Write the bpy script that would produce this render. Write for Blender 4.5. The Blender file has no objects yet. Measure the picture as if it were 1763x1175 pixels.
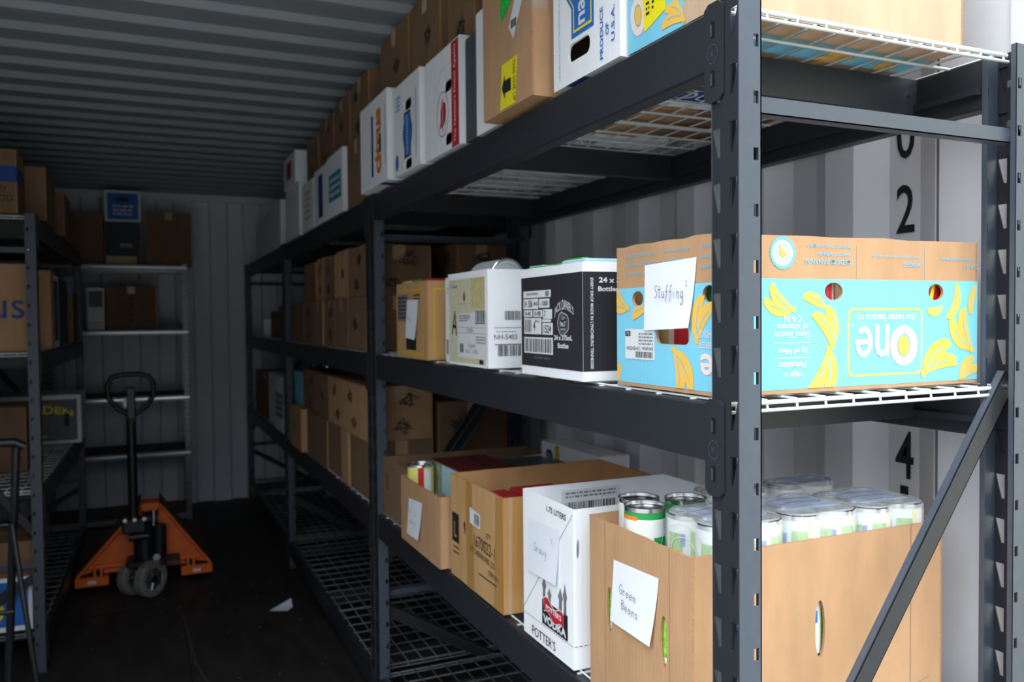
import bpy, math, random
from mathutils import Vector, Matrix
from mathutils.geometry import tessellate_polygon
from math import sin, cos, pi, radians
random.seed(7)
S = bpy.context.scene
C = S.collection

# ------------------------------------------------------------------ camera
yaw, pitch, roll, CAMH, FPX = radians(24.04), radians(-1.5965), radians(-0.528), 1.4227, 1416.66
Fw = Vector((sin(yaw)*cos(pitch), cos(yaw)*cos(pitch), sin(pitch)))
R0 = Vector((cos(yaw), -sin(yaw), 0)); U0 = R0.cross(Fw)
Rv = R0*cos(roll) + U0*sin(roll); Uv = U0*cos(roll) - R0*sin(roll)
cd = bpy.data.cameras.new('camera'); cam = bpy.data.objects.new('camera', cd); C.objects.link(cam)
cam.matrix_world = Matrix(((Rv.x, Uv.x, -Fw.x, 0), (Rv.y, Uv.y, -Fw.y, 0), (Rv.z, Uv.z, -Fw.z, CAMH), (0, 0, 0, 1)))
cd.sensor_width = 22.3; cd.lens = FPX/1763*22.3; cd.clip_start = .02
cd.dof.use_dof = True; cd.dof.focus_distance = 1.12; cd.dof.aperture_fstop = 4.0
S.camera = cam
# ------------------------------------------------------------------ daylight: overcast sky coming in through the open container doors
S.world = bpy.data.worlds.new('sky'); S.world.use_nodes = True
wn = S.world.node_tree; wb = wn.nodes['Background']
tc = wn.nodes.new('ShaderNodeTexCoord'); sx_ = wn.nodes.new('ShaderNodeSeparateXYZ'); rp = wn.nodes.new('ShaderNodeValToRGB')
wn.links.new(tc.outputs['Generated'], sx_.inputs[0]); wn.links.new(sx_.outputs['Z'], rp.inputs[0]); wn.links.new(rp.outputs[0], wb.inputs[0])
side = wn.nodes.new('ShaderNodeMath'); side.operation = 'MULTIPLY_ADD'; side.inputs[1].default_value = -2.1; side.inputs[2].default_value = 5.6; wn.links.new(sx_.outputs['X'], side.inputs[0])
sclamp = wn.nodes.new('ShaderNodeMath'); sclamp.operation = 'MAXIMUM'; sclamp.inputs[1].default_value = 1.5; wn.links.new(side.outputs[0], sclamp.inputs[0]); wn.links.new(sclamp.outputs[0], wb.inputs[1])   # sky made brighter on the left to light the right wall
rp.color_ramp.elements[0].position = 0.14; rp.color_ramp.elements[0].color = (.026, .030, .034, 1)     # low sky darkened for unseen roofs and trees, dimming the deep interior
rp.color_ramp.elements[1].position = .75; rp.color_ramp.elements[1].color = (.93, .97, 1.0, 1)
e_ = rp.color_ramp.elements.new(.50); e_.color = (.50, .545, .585, 1)
pl = bpy.data.lights.new('door_light_portal', 'AREA'); pl.shape = 'RECTANGLE'; pl.size = 2.5; pl.size_y = 2.5
po = bpy.data.objects.new('door_light_portal', pl); C.objects.link(po)
po.location = (.2, -.25, 1.25); po.rotation_euler = (radians(-90), 0, pi)
pl.cycles.is_portal = True
po.rotation_euler = Vector((0, 1, 0)).to_track_quat('-Z', 'Z').to_euler()
S.view_settings.view_transform = 'Standard'; S.view_settings.look = 'None'
S.view_settings.exposure = 0.38; S.view_settings.gamma = 1; S.view_settings.use_curve_mapping = False
S.cycles.use_denoising = True
S.cycles.max_bounces = 10; S.cycles.diffuse_bounces = 6; S.cycles.transparent_max_bounces = 12

# ------------------------------------------------------------------ materials
MATS = {}
def srgb(r, g, b):
    f = lambda c: ((c/255+.055)/1.055)**2.4 if c > 10 else c/255/12.92
    return (f(r), f(g), f(b), 1)
def mat(name, col, rough=.6, metal=0, noise=0, scale=30, stretch=None, bump=0, spec=None, alpha=1):
    if name in MATS: return MATS[name]
    m = bpy.data.materials.new(name); m.use_nodes = True; nt = m.node_tree; b = nt.nodes['Principled BSDF']
    c = srgb(*col)
    b.inputs['Base Color'].default_value = c; b.inputs['Roughness'].default_value = rough; b.inputs['Metallic'].default_value = metal
    if spec is not None: b.inputs['Specular IOR Level'].default_value = spec
    if alpha < 1: b.inputs['Alpha'].default_value = alpha
    if noise or bump:
        t = nt.nodes.new('ShaderNodeTexCoord'); mp = nt.nodes.new('ShaderNodeMapping'); n = nt.nodes.new('ShaderNodeTexNoise')
        n.inputs['Scale'].default_value = scale; n.inputs['Detail'].default_value = 5
        if stretch: mp.inputs['Scale'].default_value = stretch
        nt.links.new(t.outputs['Object'], mp.inputs[0]); nt.links.new(mp.outputs[0], n.inputs[0])
        if noise:
            r = nt.nodes.new('ShaderNodeValToRGB'); r.color_ramp.elements[0].position = .3; r.color_ramp.elements[1].position = .7
            r.color_ramp.elements[0].color = tuple(c[i]*(1-noise) for i in range(3))+(1,)
            r.color_ramp.elements[1].color = tuple(min(1, c[i]*(1+noise)) for i in range(3))+(1,)
            nt.links.new(n.outputs[0], r.inputs[0]); nt.links.new(r.outputs[0], b.inputs['Base Color'])
        if bump:
            bp = nt.nodes.new('ShaderNodeBump'); bp.inputs['Strength'].default_value = bump; bp.inputs['Distance'].default_value = .004
            nt.links.new(n.outputs[0], bp.inputs['Height']); nt.links.new(bp.outputs[0], b.inputs['Normal'])
    MATS[name] = m; return m
def card(name, col, noise=.09):      # corrugated board: mottled paper with faint upright flutes
    if name in MATS: return MATS[name]
    m = mat(name, col, .82, 0, noise, 22, (1, 1, .35), 0, .25)
    nt = m.node_tree; b = nt.nodes['Principled BSDF']
    t = nt.nodes.new('ShaderNodeTexCoord'); w = nt.nodes.new('ShaderNodeTexWave'); w.bands_direction = 'DIAGONAL'
    mp = nt.nodes.new('ShaderNodeMapping'); mp.inputs['Scale'].default_value = (1, 1, 0)
    w.inputs['Scale'].default_value = 60; w.inputs['Distortion'].default_value = .6
    bp = nt.nodes.new('ShaderNodeBump'); bp.inputs['Strength'].default_value = .06; bp.inputs['Distance'].default_value = .002
    nt.links.new(t.outputs['Object'], mp.inputs[0]); nt.links.new(mp.outputs[0], w.inputs[0])
    nt.links.new(w.outputs['Fac'], bp.inputs['Height']); nt.links.new(bp.outputs[0], b.inputs['Normal'])
    return m
KRAFT = card('kraft_cardboard', (184, 145, 109)); KRAFT2 = card('kraft_cardboard_tan', (192, 152, 104)); KRAFTD = card('kraft_cardboard_shaded', (134, 105, 80))  # KRAFTD: kraft copy darkened, shade of the deep interior put into its colour
KRAFTL = card('pale_kraft_cardboard', (194, 166, 138))
KEDGE = mat('cardboard_edge', (170, 126, 88), .9, 0, .2, 300)
WHITE = card('white_cardboard', (241, 244, 248), .03); GREYC = mat('grey_cardboard', (70, 74, 78), .8)
WPAP = mat('white_paper', (232, 236, 246), .8); LBL = mat('label_paper', (220, 224, 226), .6)
CYAN = card('cyan_printed_board', (124, 200, 226), .02); YEL = mat('banana_yellow_ink', (236, 186, 82), .7); PINK = mat('pale_pink_ink', (236, 212, 206), .7)
CYI = mat('cyan_ink', (104, 190, 222), .7); BLK = mat('black_ink', (22, 24, 28), .6); BLKC = card('black_printed_board', (42, 42, 46), .05)
RED = mat('red_ink', (190, 30, 42), .6); BLUE = mat('blue_ink', (36, 110, 196), .6); DBLUE = mat('dark_blue_ink', (24, 62, 140), .6)
SYEL = mat('sticker_yellow', (240, 224, 30), .5); GRN = mat('sticker_green', (40, 190, 70), .5, 0, .5, 160); ORG = mat('orange_ink', (226, 130, 40), .6)
TAPE = mat('clear_packing_tape', (196, 166, 128), .18, spec=.7); BTAPE = mat('brown_packing_tape', (184, 138, 80), .25, spec=.7); CTAPE = mat('glossy_clear_tape', (210, 205, 198), .12, spec=.8, alpha=.35)
CREAM = mat('beige_printed_label', (206, 200, 172), .7, 0, .05, 60); GINK = mat('grey_ink', (120, 122, 126), .7); PEN = mat('pen_ink', (56, 58, 74), .7)
STEEL = mat('charcoal_powder_coat', (66, 74, 86), .42, .0, .06, 60, spec=.55); STEELD = mat('black_powder_coat', (38, 41, 47), .45, 0, .05, 40, spec=.45)
WIRE = mat('white_wire_coat', (206, 212, 212), .4); GALV = mat('galvanised_steel', (122, 128, 134), .4, .8, .1, 90)
CHROME = mat('bright_steel', (205, 208, 210), .22, 1.0); BLACKP = mat('black_plastic', (20, 20, 22), .4); RUB = mat('worn_grey_polyurethane', (120, 116, 112), .6, 0, .3, 60)
ORANGE = mat('orange_paint', (228, 104, 30), .5, 0, .12, 20); DIRTY = mat('dirty_brown_steel', (84, 68, 54), .8, 0, .3, 30)
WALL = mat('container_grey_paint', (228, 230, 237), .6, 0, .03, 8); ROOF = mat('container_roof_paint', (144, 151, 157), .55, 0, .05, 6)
GREENL = mat('can_label_green', (36, 150, 76), .5); LIME = mat('green_bean_picture', (138, 196, 70), .5, 0, .4, 120); CANW = mat('can_label_white', (232, 238, 236), .45, 0, .03, 60)
CYEL = mat('can_label_yellow', (232, 224, 120), .5); FILM = mat('shrink_film', (238, 242, 246), .15, alpha=.30, spec=.8); FILMB = mat('printed_shrink_film', (196, 212, 236), .3, alpha=.5)
MAROON = mat('maroon_packaging', (92, 36, 34), .4); PHOTO = mat('food_picture', (150, 158, 140), .5, 0, .6, 35); SHELFB = mat('brown_shelf_board', (98, 84, 74), .8)

# ------------------------------------------------------------------ mesh builder
class Fr:                                   # a face's frame: origin, right, up, outward
    def __init__(s, o, u, v, n): s.o, s.u, s.v, s.n = map(Vector, (o, u, v, n))
    def p(s, x, y, d=0): return s.o + s.u*x + s.v*y + s.n*d
_tx = {}
def text_mesh(s, bold):
    k = (s, bold)
    if k not in _tx:
        cu = bpy.data.curves.new('t', 'FONT'); cu.body = s; cu.resolution_u = 3; cu.offset = bold; cu.align_x = 'CENTER'; cu.space_line = .95
        o = bpy.data.objects.new('t', cu); C.objects.link(o)
        dg = bpy.context.evaluated_depsgraph_get(); dg.update(); me = bpy.data.meshes.new_from_object(o.evaluated_get(dg))
        v = [(q.co.x, q.co.y) for q in me.vertices]; f = [tuple(p.vertices) for p in me.polygons]
        bpy.data.objects.remove(o); bpy.data.curves.remove(cu); bpy.data.meshes.remove(me)
        xs = [q[0] for q in v] or [0, 1]; ys = [q[1] for q in v] or [0, 1]
        cx, cy, w, h = (min(xs)+max(xs))/2, (min(ys)+max(ys))/2, max(xs)-min(xs) or 1, max(ys)-min(ys) or 1
        _tx[k] = ([((a-cx)/w, (b-cy)/h) for a, b in v], f)
    return _tx[k]
def rot2(x, y, r): c, s = cos(r), sin(r); return x*c-y*s, x*s+y*c
def rect(x0, y0, x1, y1): return [(x0, y0), (x1, y0), (x1, y1), (x0, y1)]
def ell(cx, cy, rx, ry, n=28, r=0): return [tuple(a+b for a, b in zip((cx, cy), rot2(rx*cos(2*pi*i/n), ry*sin(2*pi*i/n), r))) for i in range(n)]
def rrect(x0, y0, x1, y1, r, n=5):
    o = []
    for cx, cy, a0 in ((x1-r, y0+r, -pi/2), (x1-r, y1-r, 0), (x0+r, y1-r, pi/2), (x0+r, y0+r, pi)):
        o += [(cx+r*cos(a0+pi/2*i/n), cy+r*sin(a0+pi/2*i/n)) for i in range(n+1)]
    return o
def fill(loops):                            # triangles of a flat outline with holes
    if len(loops) == 1:
        l = loops[0]
        return l, ([tuple(range(4))] if len(l) == 4 else [tuple(t) for t in tessellate_polygon([[Vector((x, y, 0)) for x, y in l]])])
    cu = bpy.data.curves.new('f', 'CURVE'); cu.dimensions = '2D'; cu.fill_mode = 'BOTH'
    for l in loops:
        sp = cu.splines.new('POLY'); sp.points.add(len(l)-1); sp.use_cyclic_u = True
        for p, (x, y) in zip(sp.points, l): p.co = (x*100, y*100, 0, 1)
    o = bpy.data.objects.new('f', cu); C.objects.link(o)
    dg = bpy.context.evaluated_depsgraph_get(); dg.update(); me = bpy.data.meshes.new_from_object(o.evaluated_get(dg))
    r = [(q.co.x/100, q.co.y/100) for q in me.vertices], [tuple(p.vertices) for p in me.polygons]
    bpy.data.objects.remove(o); bpy.data.curves.remove(cu); bpy.data.meshes.remove(me)
    return r
class MB:
    def __init__(s): s.v, s.f, s.m, s.mats, s.sm = [], [], [], [], []
    def mi(s, m):
        if m not in s.mats: s.mats.append(m)
        return s.mats.index(m)
    def add(s, v, f, m, smooth=False):
        b = len(s.v); s.v += [tuple(q) for q in v]; k = s.mi(m)
        for q in f: s.f.append([b+i for i in q]); s.m.append(k); s.sm.append(smooth)
        return s
    def box(s, x0, x1, y0, y1, z0, z1, m, bev=0):
        if bev:
            b = bev; lp = [(x0+b, y0), (x1-b, y0), (x1, y0+b), (x1, y1-b), (x1-b, y1), (x0+b, y1), (x0, y1-b), (x0, y0+b)]
            lq = [(min(max(x, x0+b), x1-b), min(max(y, y0+b), y1-b)) for x, y in lp]
            v = [(x, y, z0) for x, y in lq]+[(x, y, z0+b) for x, y in lp]+[(x, y, z1-b) for x, y in lp]+[(x, y, z1) for x, y in lq]
            f = [list(range(7, -1, -1)), list(range(24, 32))]
            for k in range(3): f += [(k*8+i, k*8+(i+1) % 8, k*8+8+(i+1) % 8, k*8+8+i) for i in range(8)]
            return s.add(v, f, m)
        v = [(x, y, z) for z in (z0, z1) for y in (y0, y1) for x in (x0, x1)]
        return s.add(v, [(0, 2, 3, 1), (4, 5, 7, 6), (0, 1, 5, 4), (2, 6, 7, 3), (0, 4, 6, 2), (1, 3, 7, 5)], m)
    def poly(s, F, loops, m, d=.0005, depth=0, me=None):
        if loops and not isinstance(loops[0], list): loops = [list(loops)]
        fl, tr = fill(loops)
        s.add([F.p(x, y, d) for x, y in fl], [tuple(t) for t in tr], m)
        if depth:
            s.add([F.p(x, y, d-depth) for x, y in fl], [tuple(reversed(t)) for t in tr], m)
            k = 0; V, Q = [], []
            for l in loops:
                b = len(V); L = len(l)
                V += [F.p(x, y, d) for x, y in l]+[F.p(x, y, d-depth) for x, y in l]
                Q += [(b+i, b+(i+1) % L, b+L+(i+1) % L, b+L+i) for i in range(L)]
            s.add(V, Q, me or m)
        return s
    def text(s, F, t, cx, cy, w, h, m, r=0, d=.0009, bold=.0, arch=0):
        v, f = text_mesh(t, bold); V = []
        for x, y in v:
            X, Y = x*w, y*h
            if arch: Y = Y*(1-.3*abs(x)*2*(arch > 0)) - arch*(x*2)**2
            X, Y = rot2(X, Y, r); V.append(F.p(cx+X, cy+Y, d))
        return s.add(V, f, m)
    def line(s, F, pts, w, m, d=.0009):
        for (x0, y0), (x1, y1) in zip(pts, pts[1:]):
            d += 4e-6; L = math.hypot(x1-x0, y1-y0) or 1e-6; a, b = -(y1-y0)/L*w/2, (x1-x0)/L*w/2; ex, ey = (x1-x0)/L*w*.3, (y1-y0)/L*w*.3
            s.add([F.p(x0+a-ex, y0+b-ey, d), F.p(x0-a-ex, y0-b-ey, d), F.p(x1-a+ex, y1-b+ey, d), F.p(x1+a+ex, y1+b+ey, d)], [(0, 1, 2, 3)], m)
        return s
    def dash(s, F, a, b, w, m, n, d=.0008):
        for i in range(n):
            p = [(a[0]+(b[0]-a[0])*t, a[1]+(b[1]-a[1])*t) for t in ((i+.15)/n, (i+.75)/n)]; s.line(F, p, w, m, d)
    def bars(s, F, x0, y0, x1, y1, m, n=24, d=.001, vert=False):
        rn = random.Random(n*7+int(x0*1e4)); t = 0.; L = (y1-y0) if vert else (x1-x0); u = L/(n*2.2)
        while t < L-u:
            w = u*rn.choice((.7, .7, 1.3, 2)); w = min(w, L-t)
            s.poly(F, rect(x0, y0+t, x1, y0+t+w) if vert else rect(x0+t, y0, x0+t+w, y1), m, d); t += w+u*rn.choice((.8, .8, 1.4, 1.8))
    def tiny(s, F, x0, y0, x1, y1, m, rows=3, d=.001):      # rows of small print
        rn = random.Random(int(x0*1e5)+rows); h = (y1-y0)/rows
        for k in range(rows):
            x = x0
            while x < x1:
                w = min(rn.uniform(.4, 1.6)*h, x1-x)
                s.poly(F, rect(x, y0+h*k+h*.25, x+w, y0+h*k+h*.75), m, d); x += w+h*.35
    def tube(s, pts, r, m, n=10, cap=True, close=False):
        pts = [Vector(p) for p in pts]; N = len(pts); V, Q = [], []
        rs = r if isinstance(r, (list, tuple)) else [r]*N
        up = None
        for i, p in enumerate(pts):
            if close: t = (pts[(i+1) % N]-pts[i-1]).normalized()
            else: t = (pts[min(i+1, N-1)]-pts[max(i-1, 0)]).normalized()
            if up is None: up = t.orthogonal().normalized()
            up = (up-t*up.dot(t)).normalized(); w = t.cross(up)
            V += [p+(up*cos(2*pi*k/n)+w*sin(2*pi*k/n))*rs[i] for k in range(n)]
        for i in range(N if close else N-1):
            j = (i+1) % N; Q += [(i*n+k, i*n+(k+1) % n, j*n+(k+1) % n, j*n+k) for k in range(n)]
        s.add(V, Q, m, True)
        if cap and not close: s.add(V[:n], [tuple(reversed(range(n)))], m); s.add(V[-n:], [tuple(range(n))], m)
        return s
    def lathe(s, c, ax, prof, m, n=28, mats=None):          # prof: (radius, distance along the axis)
        c = Vector(c); ax = Vector(ax).normalized(); a = ax.orthogonal().normalized(); b = ax.cross(a)
        for i in range(len(prof)-1):
            V = [c+ax*h+(a*cos(2*pi*k/n)+b*sin(2*pi*k/n))*r for r, h in prof[i:i+2] for k in range(n)]
            s.add(V, [(k, (k+1) % n, n+(k+1) % n, n+k) for k in range(n)], mats[i] if mats else m, True)
        return s
    def build(s, name, parent=None, loc=(0, 0, 0), rz=0):
        me = bpy.data.meshes.new(name); me.from_pydata(s.v, [], s.f)
        for m in s.mats: me.materials.append(m)
        me.polygons.foreach_set('material_index', s.m); me.polygons.foreach_set('use_smooth', s.sm)
        me.update()
        o = bpy.data.objects.new(name, me); C.objects.link(o); o.location = loc; o.rotation_euler = (0, 0, rz)
        if parent: o.parent = parent
        return o
def tag(o, label, cat, group=None, kind=None):
    o['label'] = label; o['category'] = cat
    if group: o['group'] = group
    if kind: o['kind'] = kind
    return o
def struct(o): o['kind'] = 'structure'; return o
def empty(name, loc, rz=0):
    o = bpy.data.objects.new(name, None); C.objects.link(o); o.location = loc; o.rotation_euler = (0, 0, rz); o.empty_display_size = .05; return o
def copy_tree(o, parent=None):
    c = o.copy(); C.objects.link(c); c.parent = parent
    for ch in [q for q in bpy.data.objects if q.parent == o]: copy_tree(ch, c)
    return c

# ------------------------------------------------------------------ the container shell
RX, LX, H, YN, YE = 1.384, -1.0, 2.392, .93, 6.86
def corrug(y0, y1, segs, depth, phase0=0):      # list of (position, depth) of a trapezoid profile; segs = (inner, slope, outer, slope)
    out = [(y0, 0.)]; y = y0; k = phase0; d = 0. if phase0 in (0,) else 0.
    while y < y1:
        w = segs[k % 4]; y2 = min(y+w, y1); nd = depth if k % 4 in (1, 2) else 0.
        out.append((y2, nd)); y = y2; k += 1
    return out
def sheet(prof, fn, m, a, b):
    mb = MB(); V = []
    for p, d in prof: V += [fn(p, d, a), fn(p, d, b)]
    mb.add(V, [(2*i, 2*i+1, 2*i+3, 2*i+2) for i in range(len(prof)-1)], m); return mb
pr = [(YN, 0.), (1.112, 0.)] + corrug(1.112, YE, (.079, .062, .075, .062), .036, 1)[1:]
w = sheet(pr, lambda p, d, z: (RX+d, p, z), WALL, 0, H)
w.box(RX-.004, RX+.03, YN-.0, 1.100, 0, H, WALL); w.box(RX-.012, RX, YN, .955, 0, H, WALL)
w.box(RX-.001, RX+.001, 1.1, 1.108, 0, H, GINK)
FW = Fr((RX+.036, 0, 0), (0, -1, 0), (0, 0, 1), (-1, 0, 0))
for ch, zc in (('0', 1.788), ('2', 1.638), ('4', 1.135), ('1', 1.022)):
    w.text(FW, ch, -1.208, zc, .044 if ch != '1' else .02, .098, BLK, 0, .002, .01)
struct(w.build('wall_right'))
wl = sheet(corrug(YN, YE, (.079, .062, .075, .062), .036, 1), lambda p, d, z: (LX-d, p, z), WALL, 0, H); struct(wl.build('wall_left'))
we = sheet(corrug(LX-.05, RX+.05, (.115, .018, .105, .018), .03), lambda p, d, z: (p, YE+d, z), WALL, 0, H)
we.box(LX-.06, RX+.06, YE-.015, YE+.06, H-.04, H+.032, WALL); we.box(LX-.08, RX+.08, YE+.04, YE+.06, 0, H+.03, WALL); struct(we.build('wall_back'))
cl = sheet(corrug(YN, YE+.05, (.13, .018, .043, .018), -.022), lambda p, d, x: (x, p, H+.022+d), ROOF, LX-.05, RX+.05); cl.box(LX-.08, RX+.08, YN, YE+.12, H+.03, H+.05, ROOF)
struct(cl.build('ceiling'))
def floor_mat():
    m = mat('dark_plywood_floor', (44, 42, 42), .62, 0, .45, 5, (3, .6, 1), .2, .3); return m
fl = MB(); fl.box(LX-.05, RX+.05, YN, YE+.05, -.03, 0, floor_mat())
FF = Fr((0, 0, 0), (1, 0, 0), (0, 1, 0), (0, 0, 1))
SCR = mat('screw_head_steel', (120, 118, 112), .4, .6)
rr = random.Random(3)
for ys in (3.0, 3.4, 3.95, 4.35, 4.55, 5.2, 5.9):
    for xs in (-.6, -.25, .05, .13, .3, .48, .62): fl.poly(FF, ell(xs+rr.uniform(-.03, .03), ys+rr.uniform(-.03, .03), .006, .006, 8), SCR, .0006)
DSEAM = mat('floor_seam', (16, 15, 15), .8); fl.poly(FF, rect(LX, 4.42, RX, 4.426), DSEAM, .0005); fl.poly(FF, rect(.14, YN, .146, 4.42), DSEAM, .0005)
SCRAT = mat('floor_scuff', (92, 86, 78), .7)
fl.line(FF, [(.14, 4.3), (.155, 3.9), (.17, 3.6), (.2, 3.4), (.25, 3.3)], .004, SCRAT, .0008); fl.line(FF, [(-.3, 4.45), (.3, 4.5)], .003, SCRAT, .0008)
struct(fl.build('floor'))
g = MB(); g.box(-14, 14, -16, YN, -.2, -.12, mat('pale_gravel', (128, 127, 124), .9, 0, .2, 14)); o = struct(g.build('ground'))
nb = MB(); nbm = mat('cream_siding', (232, 228, 202), .7)
for i in range(16): nb.add([(3.4, -3, i*.2-.12), (3.4, 3.5, i*.2-.12), (3.42, 3.5, i*.2+.08), (3.42, -3, i*.2+.08)], [(0, 1, 2, 3)], nbm); nb.add([(3.42, -3, i*.2+.08), (3.42, 3.5, i*.2+.08), (3.4, 3.5, i*.2+.08), (3.4, -3, i*.2+.08)], [(0, 1, 2, 3)], nbm)
struct(nb.build('wall_outside'))

# ------------------------------------------------------------------ storage rack (one unit, then copies)
AX, Y1, PITCH, L, W, PW, PD = .731, .887, 1.98, 1.975, .595, .059, .038
LEV = [.158, .740, 1.299, 1.850]
def post_mb(mx):        # mx=-1 mirrored for the wall side
    mb = MB(); Hh = 1.858; X = (lambda x: x) if mx > 0 else (lambda x: W-x)
    fr = lambda o, u, n: Fr((X(o[0]), o[1], 0), (u[0]*mx, u[1], 0), (0, 0, 1), (n[0]*mx, n[1], 0))
    Fa = fr((0, PW), (0, -1), (-1, 0)); T = .002; P = .0762          # web; x runs from far (0) to near (PW)
    def punched(F, x0, x1, bands, m):       # strip with one hole per band: bands = (z_low, z_high, hole or None)
        for za, zb, hl in bands:
            q = [(x0, za), (x1, za), (x1, zb), (x0, zb)]
            if hl is None:
                mb.add([F.p(x, y) for x, y in q], [(0, 1, 2, 3)], m); mb.add([F.p(x, y, -T) for x, y in q], [(3, 2, 1, 0)], m); continue
            V = [F.p(x, y) for x, y in q+hl]+[F.p(x, y, -T) for x, y in q+hl]
            mb.add(V, [(i, (i+1) % 4, 4+(i+1) % 4, 4+i) for i in range(4)]+[(8+(i+1) % 4, 8+i, 12+i, 12+(i+1) % 4) for i in range(4)]+[(4+i, 4+(i+1) % 4, 12+(i+1) % 4, 12+i) for i in range(4)], m)
        for x in (x0, x1): mb.add([F.p(x, 0), F.p(x, Hh), F.p(x, Hh, -T), F.p(x, 0, -T)], [(0, 1, 2, 3)], m)
        mb.add([F.p(x0, Hh), F.p(x1, Hh), F.p(x1, Hh, -T), F.p(x0, Hh, -T)], [(0, 1, 2, 3)], m)
    def bands(top, hole, lo, hi):
        o = []; z = top; last = Hh
        while z-lo > .01:
            if z+hi < last-1e-6: o.append((z+hi, last, None))
            o.append((z-lo, z+hi, hole(z))); last = z-lo; z -= P
        o.append((0, last, None)); return o
    zt = Hh-.0225
    punched(Fa, .0021, PW/2, bands(zt, lambda z: [(.014, z-.041), (.0195, z-.041), (.0195, z), (.0035, z)], .0557, .0205), STEELD)
    punched(Fa, PW/2, PW-.0021, bands(zt, lambda z: [(PW-.0195, z-.037), (PW-.014, z-.037), (PW-.0035, z+.004), (PW-.0195, z+.004)], .0557, .0205), STEELD)
    for y, n in ((0, -1), (PW, 1)):
        Fe = fr((0, y), (1, 0), (0, n)); punched(Fe, 0, PD, bands(Hh-.055, lambda z: [(PD-.0135, z-.017), (PD-.005, z-.017), (PD-.005, z), (PD-.0135, z)], .0462, .03), STEEL)
        Fl = fr((PD, y), (0, -n), (1, 0)); mb.poly(Fl, rect(0, 0, .009, Hh), STEEL, 0, .002)
    mb.box(min(X(-.004), X(PD+.006)), max(X(-.004), X(PD+.006)), -.001, PW+.001, 0, .005, STEELD)
    return mb
def plate_mb(mx, near, zt):
    mb = MB(); X0 = -.0045 if mx > 0 else W+.0045
    F = Fr((X0, 0, zt), (0, -mx, 0), (0, 0, 1), (-mx, 0, 0))
    s = -mx
    a, b = (PW*.5, PW+.010) if near else (L-PW*.5, L-PW-.010)
    a, b = a*s, b*s; lo, hi = min(a, b), max(a, b); c = .009
    mb.poly(F, [(lo, -.122), (lo+c, -.13), (hi-c, -.13), (hi, -.122), (hi, 0), (hi-c, .007), (lo+c, .007), (lo, 0)], STEELD, 0, .003)
    for zc in (-.03, -.098): mb.poly(F, rect((lo+hi)/2-.004, zc-.011, (lo+hi)/2+.004, zc+.011), MATS['black_plastic'], .0006); mb.poly(F, rect((lo+hi)/2-.0045, zc-.009, (lo+hi)/2-.001, zc+.007), STEEL, .001)
    e = ell((lo+hi)/2, -.064, .011, .013, 20); mb.line(F, e+[e[0]], .0012, STEEL, .0008); mb.text(F, 'K', (lo+hi)/2, -.064, .008, .008, STEEL, 0, .0009)
    return mb
def deck_mb(zt):
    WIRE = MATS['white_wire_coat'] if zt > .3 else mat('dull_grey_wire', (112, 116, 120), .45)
    mb = MB(); z = zt+.003; ya, yb = .035, L-.035; xa, xb = .012, W-.012; r = .0026
    n = 11
    for i in range(n):
        x = xa+.01+(xb-xa-.02)*i/(n-1)
        mb.tube([(x, ya-.002, z-.012), (x, ya, z), (x, yb, z), (x, yb+.002, z-.012)], .0022, WIRE, 6)
    for k in range(3):                   # three deck panels
        y0 = ya+(yb-ya)*k/3+(.004 if k else 0); y1 = ya+(yb-ya)*(k+1)/3-(.004 if k < 2 else 0)
        for j in range(8):
            y = y0+(y1-y0)*j/7; rr_ = .0036 if j in (0, 7) else .0028
            mb.tube([(xa, y, z-.003), (xb, y, z-.003)], rr_, WIRE, 6)
    for y in (ya-.003, yb+.003): mb.tube([(xa, y, z-.014), (xb, y, z-.014)], .0028, WIRE, 6)
    return mb
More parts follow.
